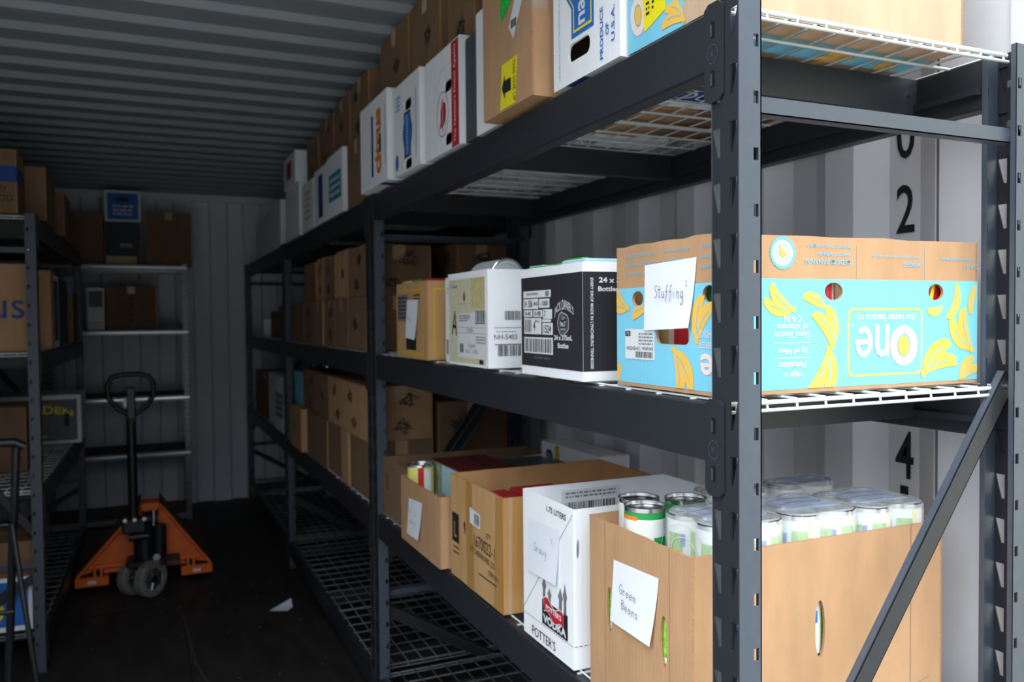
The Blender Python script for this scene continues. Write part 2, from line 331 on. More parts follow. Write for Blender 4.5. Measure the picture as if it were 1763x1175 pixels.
def make_rack():
    root = empty('storage_rack', (0, 0, 0))
    pm = {1: post_mb(1), -1: post_mb(-1)}
    for mx in (1, -1):
        a = pm[mx].build('post', root); b = a.copy(); C.objects.link(b); b.location = (0, L-PW, 0); b.parent = root
    for zt in LEV:
        for mx in (1, -1):
            bm = MB(); x0, x1 = (.0, .036) if mx > 0 else (W-.036, W)
            bm.box(x0, x1, PW-.001, L-PW+.001, zt-.084, zt, STEELD, .003)
            xi = x1 if mx > 0 else x0-.012; bm.box(xi-.001, xi+.013, PW+.002, L-PW-.002, zt-.06, zt-.05, STEELD)
            bo = bm.build('beam', root)
            for near in (True, False):
                po_ = plate_mb(mx, near, zt).build('beam_connector', bo)
                if near and mx < 0 and zt > 1.8:
                    for dz in (.045, .11):
                        c = MB(); c.tube([(W-.002, .03, zt-dz+.05), (W-.014, .024, zt-dz+.02), (W-.018, .02, zt-dz)], .0011, CHROME, 6)
                        c.box(W-.025, W-.013, .012, .026, zt-dz-.013, zt-dz, GALV, .002); c.build('locking_clip', bo)
        for yb in (.185, .185+.75, L-.185):
            cb = MB(); cb.box(.04, W-.04, yb, yb+.003, zt-.062, zt-.003, STEELD); cb.box(.04, W-.04, yb, yb+.02, zt-.065, zt-.062, STEELD)
            cb.tube([(W-.06, yb-.004, zt-.03), (W-.06, yb, zt-.03)], .004, CHROME, 8); cb.build('crossbar', root)
        deck_mb(zt).build('wire_deck', root)
    for y, s in ((.012, 1), (L-.012, -1)):
        for z in (1.712, .44):
            h = MB(); h.box(PD-.028, W-PD+.028, min(y, y+s*.002), max(y, y+s*.002), z-.012, z+.012, STEEL); h.box(PD-.028, W-PD+.028, min(y, y+s*.02), max(y, y+s*.02), z-.012, z-.010, STEEL)
            for x in (PD-.012, W-PD+.012): h.tube([(x, y-.006*s, z), (x, y+.004*s, z)], .005, CHROME, 8)
            h.build('horizontal_brace', root)
        for (xa, za, xb, zb) in ((W-.014, 1.318, .012, .54), (.014, .40, W-.014, .06)):
            dx, dz = xb-xa, zb-za; Ln = math.hypot(dx, dz); ang = math.atan2(dz, dx)
            d = MB(); F = Fr((xa, y+.010*s, za), (cos(ang), 0, sin(ang)), (-sin(ang), 0, cos(ang)), (0, -s, 0))
            d.poly(F, rect(0, -.0165, Ln, .0165), STEELD, 0, .002)
            for q in (-.0165, .0165):
                F2 = Fr(F.p(0, q, 0), F.u, F.n*-1, F.v*(1 if q > 0 else -1)); d.poly(F2, rect(0, 0, Ln, .014), STEEL, 0, .0015)
            for q in (.02, Ln-.02): d.tube([F.p(q, 0, .005), F.p(q, 0, -.004)], .005, CHROME, 8)
            d.build('diagonal_brace', root)
    return root
rack = make_rack(); rack.location = (AX, Y1, 0)
tag(rack, 'charcoal steel storage rack nearest the doors, holding the open food boxes', 'rack', 'charcoal racks')
r2 = copy_tree(rack); r2.location = (AX, Y1+PITCH, 0); tag(r2, 'middle of the three charcoal racks along the right wall', 'rack', 'charcoal racks')
r3 = copy_tree(rack); r3.location = (AX, Y1+2*PITCH, 0); tag(r3, 'charcoal rack along the right wall, farthest back against the end wall', 'rack', 'charcoal racks')
r4 = copy_tree(rack); r4.location = (-.355, 5.765, 0); r4.rotation_euler = (0, 0, pi-.0187); tag(r4, 'charcoal storage rack standing along the left wall of the container', 'rack', 'charcoal racks')

# ------------------------------------------------------------------ cartons
def faces(sx, sy, h):
    return dict(A=Fr((-sx/2, sy/2, 0), (0, -1, 0), (0, 0, 1), (-1, 0, 0)), E=Fr((-sx/2, -sy/2, 0), (1, 0, 0), (0, 0, 1), (0, -1, 0)),
                R=Fr((sx/2, -sy/2, 0), (0, 1, 0), (0, 0, 1), (1, 0, 0)), B=Fr((sx/2, sy/2, 0), (-1, 0, 0), (0, 0, 1), (0, 1, 0)),
                U=Fr((-sx/2, sy/2, 0), (1, 0, 0), (0, -1, 0), (0, 0, -1)), T=Fr((-sx/2, -sy/2, h), (1, 0, 0), (0, 1, 0), (0, 0, 1)))
GAP = .0008
def carton(label, x0, x1, y0, y1, z0, h, m=None, cat='box', group=None, top='closed', holes={}, art=None, parts=None, rz=0, name='cardboard_box', edge=None, wav=.0, inner=None, th=.0045):
    m = m or KRAFT; edge = edge or (WHITE if m is WHITE else KEDGE); TP = m if m in (WHITE, GREYC) else TAPE; x0 += GAP; x1 -= GAP; y0 += GAP; y1 -= GAP
    sx, sy = x1-x0, y1-y0; Fc = faces(sx, sy, h); mb = MB(); rn = random.Random(int(abs(x0*7+y0*131+z0*17)*1000))
    for k, w_, ins in (('A', sy, 0), ('R', sy, 0), ('E', sx, th), ('B', sx, th)):
        N = 10 if wav else 1
        topl = [(w_-ins-(w_-2*ins)*i/N, h+(rn.uniform(-wav, wav)*.6 if wav and 0 < i < N else 0)) for i in range(N+1)]
        outer = [(ins, 0), (w_-ins, 0)]+topl
        mb.poly(Fc[k], [outer]+[list(reversed(q)) for q in holes.get(k, [])], m, 0, th, edge)
        if inner:
            mb.poly(Fc[k], [[(ins+th+.0005, .004), (w_-ins-th-.0005, .004), (w_-ins-th-.0005, h-.0005), (ins+th+.0005, h-.0005)]]+[list(reversed(q)) for q in holes.get(k, [])], inner, -th-.0006)
    mb.box(-sx/2+th, sx/2-th, -sy/2+th, sy/2-th, 0, th, m)
    if top == 'closed':
        lx = sx >= sy
        if lx:
            mb.box(-sx/2+.001, sx/2-.001, -sy/2+.001, -.0015, h, h+.004, m); mb.box(-sx/2+.001, sx/2-.001, .0015, sy/2-.001, h, h+.004, m)
            if TP is TAPE:
              mb.box(-sx/2-.0006, sx/2+.0006, -.024, .024, h+.004, h+.0046, TAPE)
              for k in ('A', 'R'): mb.poly(Fc[k], rect(sy/2-.024, h-.05, sy/2+.024, h+.004), TAPE, .0005)
        else:
            mb.box(-sx/2+.001, -.0015, -sy/2+.001, sy/2-.001, h, h+.004, m); mb.box(.0015, sx/2-.001, -sy/2+.001, sy/2-.001, h, h+.004, m)
            if TP is TAPE:
              mb.box(-.024, .024, -sy/2-.0006, sy/2+.0006, h+.004, h+.0046, TAPE)
              for k in ('E', 'B'): mb.poly(Fc[k], rect(sx/2-.024, h-.05, sx/2+.024, h+.004), TAPE, .0005)
    if art: art(mb, Fc, sx, sy, h)
    loc = ((x0+x1)/2, (y0+y1)/2, z0)
    if parts:
        root = empty(name, loc, rz); mb.build('box_body', root); parts(root, Fc, sx, sy, h)
    else: root = mb.build(name, None, loc, rz)
    return tag(root, label, cat, group)

# hand drawn pen letters: strokes in a unit box
PENL = {'S': [[(.8, .9), (.5, 1), (.2, .85), (.3, .6), (.65, .45), (.75, .2), (.45, 0), (.1, .1)]], 't': [[(.4, .95), (.4, .15), (.55, 0), (.7, .1)], [(.1, .65), (.75, .68)]],
 'u': [[(.15, .5), (.15, .15), (.3, 0), (.6, .15), (.65, .5), (.7, 0)]], 'f': [[(.8, .95), (.55, 1), (.45, .8), (.4, 0), (.3, -.3)], [(.15, .5), (.7, .52)]],
 'i': [[(.4, .5), (.4, 0)], [(.4, .72), (.42, .75)]], 'n': [[(.15, .5), (.2, 0)], [(.2, .35), (.45, .52), (.62, .4), (.65, 0)]],
 'g': [[(.65, .45), (.4, .55), (.15, .3), (.3, .02), (.6, .15), (.68, .5), (.6, -.3), (.35, -.5), (.1, -.35)]], 'G': [[(.85, .85), (.5, 1), (.12, .7), (.12, .25), (.45, 0), (.85, .15), (.85, .48), (.5, .48)]],
 'r': [[(.2, .5), (.22, 0)], [(.22, .3), (.4, .5), (.65, .48)]], 'e': [[(.12, .28), (.65, .3), (.6, .5), (.35, .55), (.12, .3), (.3, .02), (.68, .1)]],
 'B': [[(.15, 0), (.15, 1), (.55, .98), (.65, .75), (.2, .52), (.7, .42), (.7, .1), (.15, 0)]], 'a': [[(.6, .45), (.35, .55), (.12, .25), (.3, 0), (.6, .15), (.62, .5), (.68, 0)]],
 's': [[(.6, .45), (.35, .55), (.2, .38), (.55, .2), (.45, 0), (.12, .06)]], 'v': [[(.1, .5), (.35, 0), (.65, .5)]], 'y': [[(.12, .5), (.35, .1)], [(.65, .5), (.3, -.4), (.15, -.45)]],
 '2': [[(.15, .8), (.45, 1), (.75, .75), (.15, 0), (.8, .02)]], 'l': [[(.4, 1), (.4, 0)]]}
def pen(mb, F, t, x, y, cw, h, wd, r=0, d=.0016):
    for ch in t:
        for st in PENL.get(ch, []):
            mb.line(F, [(x+rot2(px*cw*.9, py*h, r)[0], y+rot2(px*cw*.9, py*h, r)[1]) for px, py in st], wd, PEN, d)
        x, y = x+rot2(cw*.86, 0, r)[0], y+rot2(cw*.86, 0, r)[1]
def note(root, F, quad, words, label, name='paper_note', ps=None):      # sheet of paper taped to a face, bottom edge lifting
    mb = MB(); (ax, ay), (bx, by), (cx, cy), (dx, dy) = quad; N = 6       # tl, tr, br, bl
    V = []
    for j in range(N+1):
        t = j/N
        for i in range(N+1):
            s = i/N; x = (ax*(1-s)+bx*s)*(1-t)+(dx*(1-s)+cx*s)*t; y = (ay*(1-s)+by*s)*(1-t)+(dy*(1-s)+cy*s)*t
            V.append(F.p(x, y, .0014+.006*t*t*(.3+s)))
    mb.add(V, [(j*(N+1)+i, j*(N+1)+i+1, (j+1)*(N+1)+i+1, (j+1)*(N+1)+i) for j in range(N) for i in range(N)], WPAP, True)
    for (t, x, y, cw, h, wd, r) in words: pen(mb, F, t, x, y, cw, h, wd, r, .0068)
    o = mb.build(name, root); o['label'] = label
    return o
def sticker(root, F, quad, m, label, art=None, name='sticker', d=.0012):
    mb = MB(); mb.poly(F, list(quad), m, d)
    if art: art(mb)
    o = mb.build(name, root); o['label'] = label; return o

CLIP = [None]; CNT = [0]
def clip_poly(p, box):
    x0, y0, x1, y1 = box
    for ax, lim, sg in ((0, x0, 1), (0, x1, -1), (1, y0, 1), (1, y1, -1)):
        o = []
        for i in range(len(p)):
            a, b = p[i-1], p[i]; ia, ib = sg*(a[ax]-lim) >= 0, sg*(b[ax]-lim) >= 0
            if ia != ib: t = (lim-a[ax])/(b[ax]-a[ax]); o.append((a[0]+(b[0]-a[0])*t, a[1]+(b[1]-a[1])*t))
            if ib: o.append(b)
        p = o
        if len(p) < 3: return []
    return p
def crescent(mb, F, cx, cy, ln, wd, bend, r, m=YEL, d=.0010, stem=True, flip=1):
    CNT[0] = (CNT[0]+1) % 24; d += CNT[0]*.00002
    N = 12; up, dn = [], []
    for i in range(N+1):
        t = i/N; x = (t-.5)*ln; y = flip*bend*(1-(2*t-1)**2); w_ = wd*.5*(sin(pi*min(1, max(0, t*.9+.08)))**.45)
        up.append((x, y+w_)); dn.append((x, y-w_))
    if stem: up += [(ln*.58, -flip*bend*.25+wd*.17)]; dn += [(ln*.58, -flip*bend*.25-wd*.17)]
    pts = [(cx+rot2(x, y, r)[0], cy+rot2(x, y, r)[1]) for x, y in up+list(reversed(dn))]
    if CLIP[0]: pts = clip_poly(pts, CLIP[0])
    if len(pts) < 3: return
    mb.poly(F, pts, m, d)
    ml = [(cx+rot2((t-.5)*ln, flip*bend*(1-(2*t-1)**2)+wd*.12, r)[0], cy+rot2((t-.5)*ln, flip*bend*(1-(2*t-1)**2)+wd*.12, r)[1]) for t in (.25, .4, .55, .7, .85)]
    if CLIP[0]: ml = [q for q in ml if CLIP[0][0] < q[0] < CLIP[0][2] and CLIP[0][1] < q[1] < CLIP[0][3]]
    mb.line(F, ml, wd*.07, CYI, d+.0004)
def bunch(mb, F, cx, cy, s, r, flip=1, n=3):
    for k in range(n):
        a = r+(k-(n-1)/2)*.50*flip; ox, oy = rot2(-s*.5, 0, a)
        bx, by = cx+rot2(s*.5, 0, r)[0], cy+rot2(s*.5, 0, r)[1]
        crescent(mb, F, bx+ox, by+oy, s*1.12, s*.38, s*.15, a, d=.001+.00012*k, flip=flip, stem=True)

# --- mid shelf
ZM = 1.3065
def blob(mb, F, pts, w, m, d):              # thick rounded stroke
    for i, (x, y) in enumerate(pts): mb.poly(F, ell(x, y, w/2, w/2, 16), m, d+i*6e-6)
    mb.line(F, pts, w, m, d+2e-4)
def art_m1(mb, Fc, sx, sy, h):
    E, A = Fc['E'], Fc['A']
    mb.poly(E, [rect(.0, .006, sx, .171)]+[list(reversed(q)) for q in HM1['E']], CYAN, .0004)
    E = Fr(E.p(.009, 0), E.u, E.v, E.n); CLIP[0] = (-.008, .0065, sx-.010, .1705)
    mb.poly(A, [rect(.0, .006, sy, .165)]+[list(reversed(q)) for q in HM1['A']], CYAN, .0004)
    fr = rrect(.234, .02, .396, .126, .012); fi = rrect(.237, .023, .393, .123, .010); mb.poly(E, [fr, list(reversed(fi))], YEL, .0009)
    # the printing stands upside down
    blob(mb, E, [(.2675+.0135*cos(t), .074+.0195*sin(t)) for t in [radians(a) for a in range(180, 488, 15)]], .0088, PINK, .0011)
    blob(mb, E, [(.256, .0735), (.280, .0735)], .0078, PINK, .0013)
    blob(mb, E, [(.3175, .0965), (.3175, .055)], .0092, PINK, .0011); blob(mb, E, [(.3175, .064), (.313, .0565), (.305, .0545), (.298, .0585), (.2955, .067), (.2955, .0965)], .0092, PINK, .0014)
    mb.poly(E, [ell(.3545, .0665, .0305, .0325), list(reversed(ell(.3545, .0665, .0150, .0190)))], PINK, .0012); mb.poly(E, ell(.3545, .0665, .0125, .0165), YEL, .0012)
    mb.text(E, 'the better banana co.', .3145, .111, .129, .011, PINK, pi, .0012, .005); mb.poly(E, ell(.238+.006, .1, .0012, .0012, 8), PINK, .0012)
    for t, cy, w_ in (('High in', .029, .036), ('Potassium', .042, .052), ('3g of Fiber', .064, .058), ('Good Source', .087, .068), ('of Vitamins', .099, .060), ('C & B6', .111, .034)): mb.text(E, t, .124, cy, w_, .0095, PINK, pi, .0012, .012)
    for y in (.053, .0755): mb.line(E, [(.09, y), (.157, y)], .001, PINK)
    bunch(mb, E, .190, .098, .056, radians(-66), 1, 2); crescent(mb, E, .166, .137, .044, .018, .004, radians(-24), stem=False)
    bunch(mb, E, .1, .138, .05, radians(-28), -1, 2); bunch(mb, E, .185, .03, .062, radians(72), -1, 2)
    bunch(mb, E, .435, .038, .07, radians(205), -1, 2); bunch(mb, E, .494, .088, .064, radians(-60), -1, 2)
    crescent(mb, E, .466, .138, .062, .018, -.010, radians(70), stem=False); crescent(mb, E, .425, .125, .034, .014, -.005, radians(10), stem=False)
    bunch(mb, E, .505, .02, .045, radians(215), -1, 2); crescent(mb, E, .516, .14, .05, .014, .004, radians(75), stem=False)
    sl = [(.106+(.0235+.0016*(i % 2))*cos(pi*i/28), .209+(.0235+.0016*(i % 2))*sin(pi*i/28)) for i in range(56)]
    mb.poly(E, [sl, list(reversed(ell(.106, .209, .020, .020)))], CYI, .0009); mb.poly(E, [ell(.106, .209, .0128, .0128), list(reversed(ell(.106, .209, .0113, .0113)))], CYI, .0009)
    mb.poly(E, ell(.106, .209, .0195, .0195), PINK, .0006)
    CLIP[0] = None; bunch(mb, E, .106, .211, .016, 2.2, 1, 2)
    for t, cx, cy, w_, hh in (('MEDIUM BANANAS', .1935, .197, .092, .0075), ('VARIETY: CAVENDISH', .206, .209, .067, .005), ('PRODUCT OF GUATEMALA', .1965, .221, .090, .0045), ('WEIGHT', .372, .196, .038, .007), ('NET WEIGHT 18.14 KG (40 LB)', .336, .209, .104, .005),
                              ('CLASS 1', .511, .195, .034, .0065), ('INNOVATIVE SPIRIT BRAND', .476, .207, .078, .0045)): mb.text(E, t, cx, cy, w_, hh, CYI, pi, .0011, .006)
    for x in (.254, .402): mb.line(E, [(x, .173), (x, .224)], .0012, CYI)
    CLIP[0] = (.001, .0065, sy-.001, .1645)
    bunch(mb, A, .184, .030, .066, radians(112), -1, 2); bunch(mb, A, .012, .145, .05, radians(-30), -1, 2); crescent(mb, A, .07, .122, .04, .018, .004, radians(20), stem=False)
    bunch(mb, A, .240, .112, .06, radians(-115), -1, 2); mb.text(A, 'e', .25, .046, .03, .032, PINK, pi, .0012, .02); mb.text(A, 'BEST', .245, .074, .028, .009, PINK, pi, .0012); mb.text(A, 'CHOICE', .25, .09, .036, .011, PINK, pi, .0012)
    crescent(mb, A, .004, .022, .03, .018, 0, 1.2, stem=False)
    for i, (a, b) in enumerate(((.03, .12), (.14, .21), (.235, .285))):
        for k in range(3): mb.text(A, ('ORGANIC BANANAS', 'PRODUCE OF ECUADOR', 'CAVENDISH')[(i+k) % 3], (a+b)/2, .188+.015*k, b-a, .005, CYI, pi, .0011)
    CLIP[0] = None
HM1 = dict(E=[ell(.215, .1525, .0185, .0135, 20), ell(.437, .1525, .0175, .0135, 20)],
           A=[ell(.066, .1465, .0165, .0125, 20), rrect(.120, .073, .208, .101, .012), ell(.255, .149, .015, .0125, 20)])
def parts_m1(root, Fc, sx, sy, h):
    A = Fc['A']
    note(root, A, [(.089, .200), (.227, .204), (.216, .099), (.088, .094)], [('Stuffing', .123, .146, .0115, .02, .0011, -.03), ('2', .206, .162, .006, .008, .0008, 0)], 'white note reading Stuffing')
    def la(mb):
        mb.poly(A, rect(.029, .084, .045, .093), BLK, .0016); mb.text(A, '75', .037, .0885, .011, .006, LBL, 0, .0018)
        mb.text(A, 'BANANA / CAVENDISH', .072, .064, .078, .006, BLK, pi, .0016); mb.bars(A, .06, .049, .112, .059, BLK, 26, .0016)
        mb.tiny(A, .07, .069, .112, .091, GINK, 4, .0016)
    sticker(root, A, [(.028, .046), (.116, .046), (.116, .096), (.028, .096)], LBL, 'white shipping label with a barcode', la, 'shipping_label')
carton('turquoise banana box with a note reading Stuffing on the middle shelf', .747, 1.285, .949, 1.229, ZM, .2355, KRAFT, top='open', holes=HM1, art=art_m1, parts=parts_m1, wav=.0025, name='banana_box')
def art_m2(mb, Fc, sx, sy, h):
    A, E = Fc['A'], Fc['E']
    mb.poly(A, rect(0, .018, sy, .199), BLKC, .0005); mb.poly(E, rect(0, .018, sx, .199), BLKC, .0005)
    k = sy/.29; q = lambda x: (x-.04)*k
    for x0, y0, x1, y1 in ((.052, .157, .192, .171), (.052, .134, .13, .155), (.134, .136, .185, .154), (.054, .118, .1, .132), (.104, .118, .15, .132), (.153, .114, .197, .133), (.055, .083, .145, .116), (.15, .083, .2, .106), (.148, .108, .192, .113), (.055, .044, .2, .077)): mb.poly(A, rect(q(x0), y0, q(x1), y1), LBL, .0009)
    mb.bars(A, q(.06), .047, q(.197), .074, BLK, 26, .0013); mb.bars(A, q(.06), .087, q(.098), .113, GINK, 14, .0013)
    for t, x, y, w_, hh in (('JD 84-92 PROOF', .1, .164, .06, .006), ('80', .175, .164, .018, .01), ('24', .064, .145, .012, .01), ('506', .09, .145, .02, .015), ('84-62', .118, .145, .02, .008), ('-1000', .16, .145, .035, .01), ('8-42', .077, .125, .03, .008), ('0-08', .127, .125, .03, .009), ('4', .11, .1, .01, .02), ('A-12', .125, .11, .02, .006), ('1524', .175, .094, .035, .016), ('7', .163, .124, .008, .012)): mb.text(A, t, q(x), y, w_*k, hh, BLK, 0, .0014, .01)
    cx = q(.247)
    mb.text(A, "JACK DANIEL'S", cx+.004, .138, .080, .026, LBL, 0, .0012, .006, arch=.013)
    for rad in (.0235, .0205, .0165): e = [(cx+rad*1.0*cos(t*pi/12), .106+rad*.92*sin(t*pi/12)-(.003 if sin(t) < 0 else 0)) for t in range(24)]; mb.line(A, e+[e[0]], .0013, GINK if rad < .023 else LBL)
    mb.text(A, 'No.7', cx, .104, .022, .010, LBL, 0, .0012, .02); mb.text(A, 'OLD', cx, .115, .012, .005, LBL, 0, .0012); mb.text(A, 'BRAND', cx, .094, .018, .004, LBL, 0, .0012)
    mb.text(A, '24 x 375mL', cx, .078, .076, .010, LBL, 0, .0012, .03); mb.text(A, 'Bottles', cx, .063, .045, .010, LBL, 0, .0012, .03)
    mb.text(A, '1 00 82184 10026 2', q(.146), .036, .075, .005, GINK, 0, .0012)
    mb.text(E, 'EVERY DROP MADE IN LYNCHBURG TENNESSEE', .018, .105, .165, .006, LBL, -pi/2, .0012, .012)
    mb.text(E, '24 x 375mL', .075, .184, .085, .010, LBL, 0, .0012, .03); mb.text(E, 'Bottles', .052, .168, .042, .009, LBL, 0, .0012, .03)
    mb.text(E, "JACK DANIEL'S", .16, .11, .12, .03, LBL, 0, .0012, .012, arch=.012)
m2 = carton('black and white whiskey carton filled with food on the middle shelf', .722, 1.08, 1.297, 1.572, ZM, .217, WHITE, top='open', art=art_m2, wav=.001, rz=radians(-1), name='whiskey_carton')
def art_m3(mb, Fc, sx, sy, h):
    A, E = Fc['A'], Fc['E']
    mb.poly(A, rect(.006, .006, .252, .214), CREAM, .0004); mb.poly(A, [(.07, .02), (.262, .02), (.262, .133), (.07, .128)], LBL, .0007); mb.poly(A, rect(.165, .140, .25, .212), MATS.get('ochre') or mat('ochre', (196, 184, 132), .7, 0, .15, 70), .0007)
    mb.text(A, 'A', .048, .105, .038, .062, BLK, -.08, .0011); mb.poly(A, ell(.118, .170, .010, .013), MATS['ochre'], .0008); mb.poly(A, [(.112, .165), (.118, .187), (.124, .165), (.118, .158)], BLK, .0011)
    mb.text(A, 'Cuvee', .05, .198, .04, .009, GINK, 0, .0011); mb.tiny(A, .075, .150, .16, .156, MATS['ochre'], 1)
    mb.text(A, 'ESCONDIDO', .118, .12, .075, .011, GINK, 0, .0011, .02); mb.tiny(A, .08, .108, .14, .114, GINK, 1); mb.bars(A, .192, .106, .252, .134, BLK, 20); mb.line(A, [(.19, .104), (.254, .104)], .002, BLK)
    for y in (.094, .080): mb.line(A, [(.075, y), (.262, y)], .0009, GINK)
    mb.text(A, '1200', .155, .087, .04, .009, GINK, 0, .0011); mb.tiny(A, .195, .055, .255, .075, GINK, 3); mb.poly(A, rect(.085, .032, .11, .054), GINK, .001); mb.text(A, '750M\nALC 14%', .165, .043, .08, .022, GINK, 0, .0011)
    mb.poly(A, rect(.215, .008, .24, .018), BLK, .0009)
    mb.bars(E, .042, .112, .083, .133, BLK, 18); mb.text(E, 'NH-5403', .044, .0725, .058, .0115, BLK, 0, .0011); mb.line(E, [(.017, .055), (.1, .055)], .002, BLK); mb.bars(E, .024, .028, .1, .053, BLK, 22)
    mb.tiny(E, .016, .092, .1, .096, GINK, 1); mb.tiny(E, .02, .083, .07, .087, GINK, 1)
carton('white wine carton marked NH-5403 with cream side label on the middle shelf', .72, 1.03, 1.75, 2.02, ZM, .230, WHITE, top='open', art=art_m3, name='wine_carton')
def art_m4(mb, Fc, sx, sy, h):
    mb.bars(Fc['A'], .01, .02, .05, .06, BLK, 12); mb.tiny(Fc['A'], .02, .18, .04, .2, GINK, 2)
carton('narrow plain white box squeezed between cream-labelled and gold-framed boxes', .742, 1.0, 2.03, 2.105, ZM, .222, WHITE, top='closed', art=art_m4)
def art_m5(mb, Fc, sx, sy, h):
    OC = MATS['ochre']; A, E = Fc['A'], Fc['E']
    G = mat('gold_ink', (222, 176, 60), .6)
    for F, w_ in ((A, sy), (E, sx)):
        mb.poly(F, [rect(.02, .012, w_-.02, h-.02), list(reversed(rect(.026, .018, w_-.026, h-.026)))], G, .0008)
    mb.poly(A, rect(.02, .11, .12, .19), GINK, .0008); mb.tiny(A, .024, .115, .116, .186, BLK, 6); mb.tiny(A, .18, .17, .24, .19, BLK, 2); mb.poly(A, rect(.10, .025, .2, .06), BLK, .0007)
def parts_m5(root, Fc, sx, sy, h): note(root, Fc['A'], [(.115, .172), (.225, .172), (.21, .055), (.1, .06)], [('lln', .14, .11, .012, .012, .0012, 0)], 'white paper note')
carton('tan box with a gold line border and paper note on the middle shelf', .72, 1.02, 2.20, 2.50, ZM, .224, KRAFT2, top='open', art=art_m5, parts=parts_m5)

# --- lower shelf
ZL = .7475
HL1 = dict(A=[ell(.069, .160, .009, .042, 20), ell(.235, .163, .010, .042, 20)], E=[ell(.251, .168, .0105, .047, 20)])
def art_l1(mb, Fc, sx, sy, h):
    A, E = Fc['A'], Fc['E']
    for x in (.055, .251): mb.line(A, [(x, .0), (x, h)], .0009, KRAFTD, .0004)
    for x in (.455,): mb.line(E, [(x, .0), (x, h)], .0012, KRAFTD, .0004)
    mb.line(E, [(.44, .03), (.50, .045)], .001, KRAFTD, .0004)
def parts_l1(root, Fc, sx, sy, h): note(root, Fc['A'], [(.087, .255), (.224, .261), (.208, .147), (.077, .145)], [('Green', .112, .205, .0125, .017, .0011, -.04), ('Beans', .118, .180, .0125, .016, .0011, -.06)], 'white note reading Green Beans')
carton('tall open brown box with a note reading Green Beans, nearest the door', .735, 1.268, 1.0, 1.31, ZL, .315, KRAFT, top='open', holes=HL1, art=art_l1, parts=parts_l1, wav=.002)
HL2 = dict(E=[ell(.011, .232, .004, .020, 14)])
def art_l2(mb, Fc, sx, sy, h):
    A = Fc['A']; k = sy/.235; q = lambda x: x*k
    mb.text(A, '1.75 LITERS', q(.163), .289, .088*k, .012, BLK, -.02, .0011, .01)
    mb.dash(A, (q(.235), .300), (0, .053), .0012, BLK, 40); mb.dash(A, (0, .044), (sy, .045), .0012, BLK, 24); mb.dash(Fc['E'], (0, .045), (sx, .045), .0012, BLK, 34)
    mb.poly(A, rect(q(.095), .048, q(.211), .098), BLK, .0011)
    # onion domes above the panel
    for cx, w_, hh in ((.105, .02, .05), (.13, .02, .03), (.18, .022, .045), (.2, .018, .058)):
        cx = q(cx); b = .098; mb.poly(A, [(cx-w_/2*.6, b), (cx+w_/2*.6, b), (cx+w_/2*.5, b+hh*.45), (cx+w_/2, b+hh*.6), (cx+w_*.2, b+hh*.82), (cx, b+hh*1.05), (cx-w_*.2, b+hh*.82), (cx-w_/2, b+hh*.6), (cx-w_/2*.5, b+hh*.45)], GINK, .0010)
        mb.line(A, [(cx-w_*.2, b), (cx-w_*.2, b+hh*.5)], .001, BLK, .0013); mb.line(A, [(cx+w_*.2, b), (cx+w_*.2, b+hh*.5)], .001, BLK, .0013)
    wv = [(q(.105+.09*t), .103-.012*t+.006*sin(t*9)) for t in [i/10 for i in range(11)]]; wv2 = [(x, y-.026) for x, y in reversed(wv)]
    mb.poly(A, [(x+(-.003 if i < 1 else 0), y+.002) for i, (x, y) in enumerate(wv)]+[(x, y-.002) for x, y in wv2], LBL, .0014); mb.poly(A, wv+wv2, RED, .0017)
    mb.text(A, "POTTER'S", q(.15), .086, .07*k, .011, LBL, -.06, .0020, .03)
    mb.text(A, 'VODKA', q(.153), .061, .105*k, .018, LBL, 0, .0016, .05)
    mb.text(A, "POTTER'S", q(.1), .018, .112*k, .020, BLK, 0, .0011, .0)
    B = Fr(Fc['B'].p(0, 0, -.005), Fc['B'].u*-1, (0, 0, 1), (0, -1, 0))
    F = Fr((-sx/2, sy/2-.0052, 0), (1, 0, 0), (0, 0, 1), (0, -1, 0))
    mb.poly(F, rect(.09, .215, .24, .296), LBL, .0004); mb.bars(F, .10, .225, .23, .268, BLK, 30, .0008); mb.tiny(F, .10, .276, .23, .292, GINK, 2, .0008)
def parts_l2(root, Fc, sx, sy, h):
    note(root, Fc['A'], [(.027, .250), (.171, .258), (.168, .148), (.027, .140)], [('Gravy', .065, .193, .0145, .018, .0010, -.02), ('2', .146, .226, .006, .009, .0008, 0)], 'white note reading Gravy')
carton("white open vodka carton with a red and black print and note reading Gravy", .735, 1.10, 1.372, 1.6, ZL, .309, WHITE, top='open', holes=HL2, art=art_l2, parts=parts_l2, edge=WHITE, name='vodka_carton')
def art_l3(mb, Fc, sx, sy, h):
    A = Fc['A']
    mb.poly(A, rect(.012, .092, .062, .168), BLK, .0008); mb.text(A, 'L', .037, .125, .018, .04, KRAFT2, 0, .0012); mb.text(A, '↑', .104, .143, .014, .03, BLK, 0, .0011)
    mb.line(A, [(.104, .128), (.104, .155)], .003, BLK); mb.poly(A, [(.096, .150), (.112, .150), (.104, .162)], BLK, .001)
    mb.text(A, 'QTY', .262, .158, .03, .014, BLK, 0, .0011); mb.text(A, '1670022-1', .235, .129, .13, .030, BLK, -.02, .0011, .0); mb.text(A, 'KITCHENWARE CO', .22, .10, .16, .014, BLK, -.05, .0011)
    mb.text(A, 'ITEM 0041', .29, .072, .06, .012, BLK, -.05, .0011); mb.tiny(A, .2, .05, .31, .058, BLK, 1); mb.tiny(A, .02, .06, .06, .07, BLK, 1); mb.tiny(A, .02, .075, .064, .083, BLK, 1)
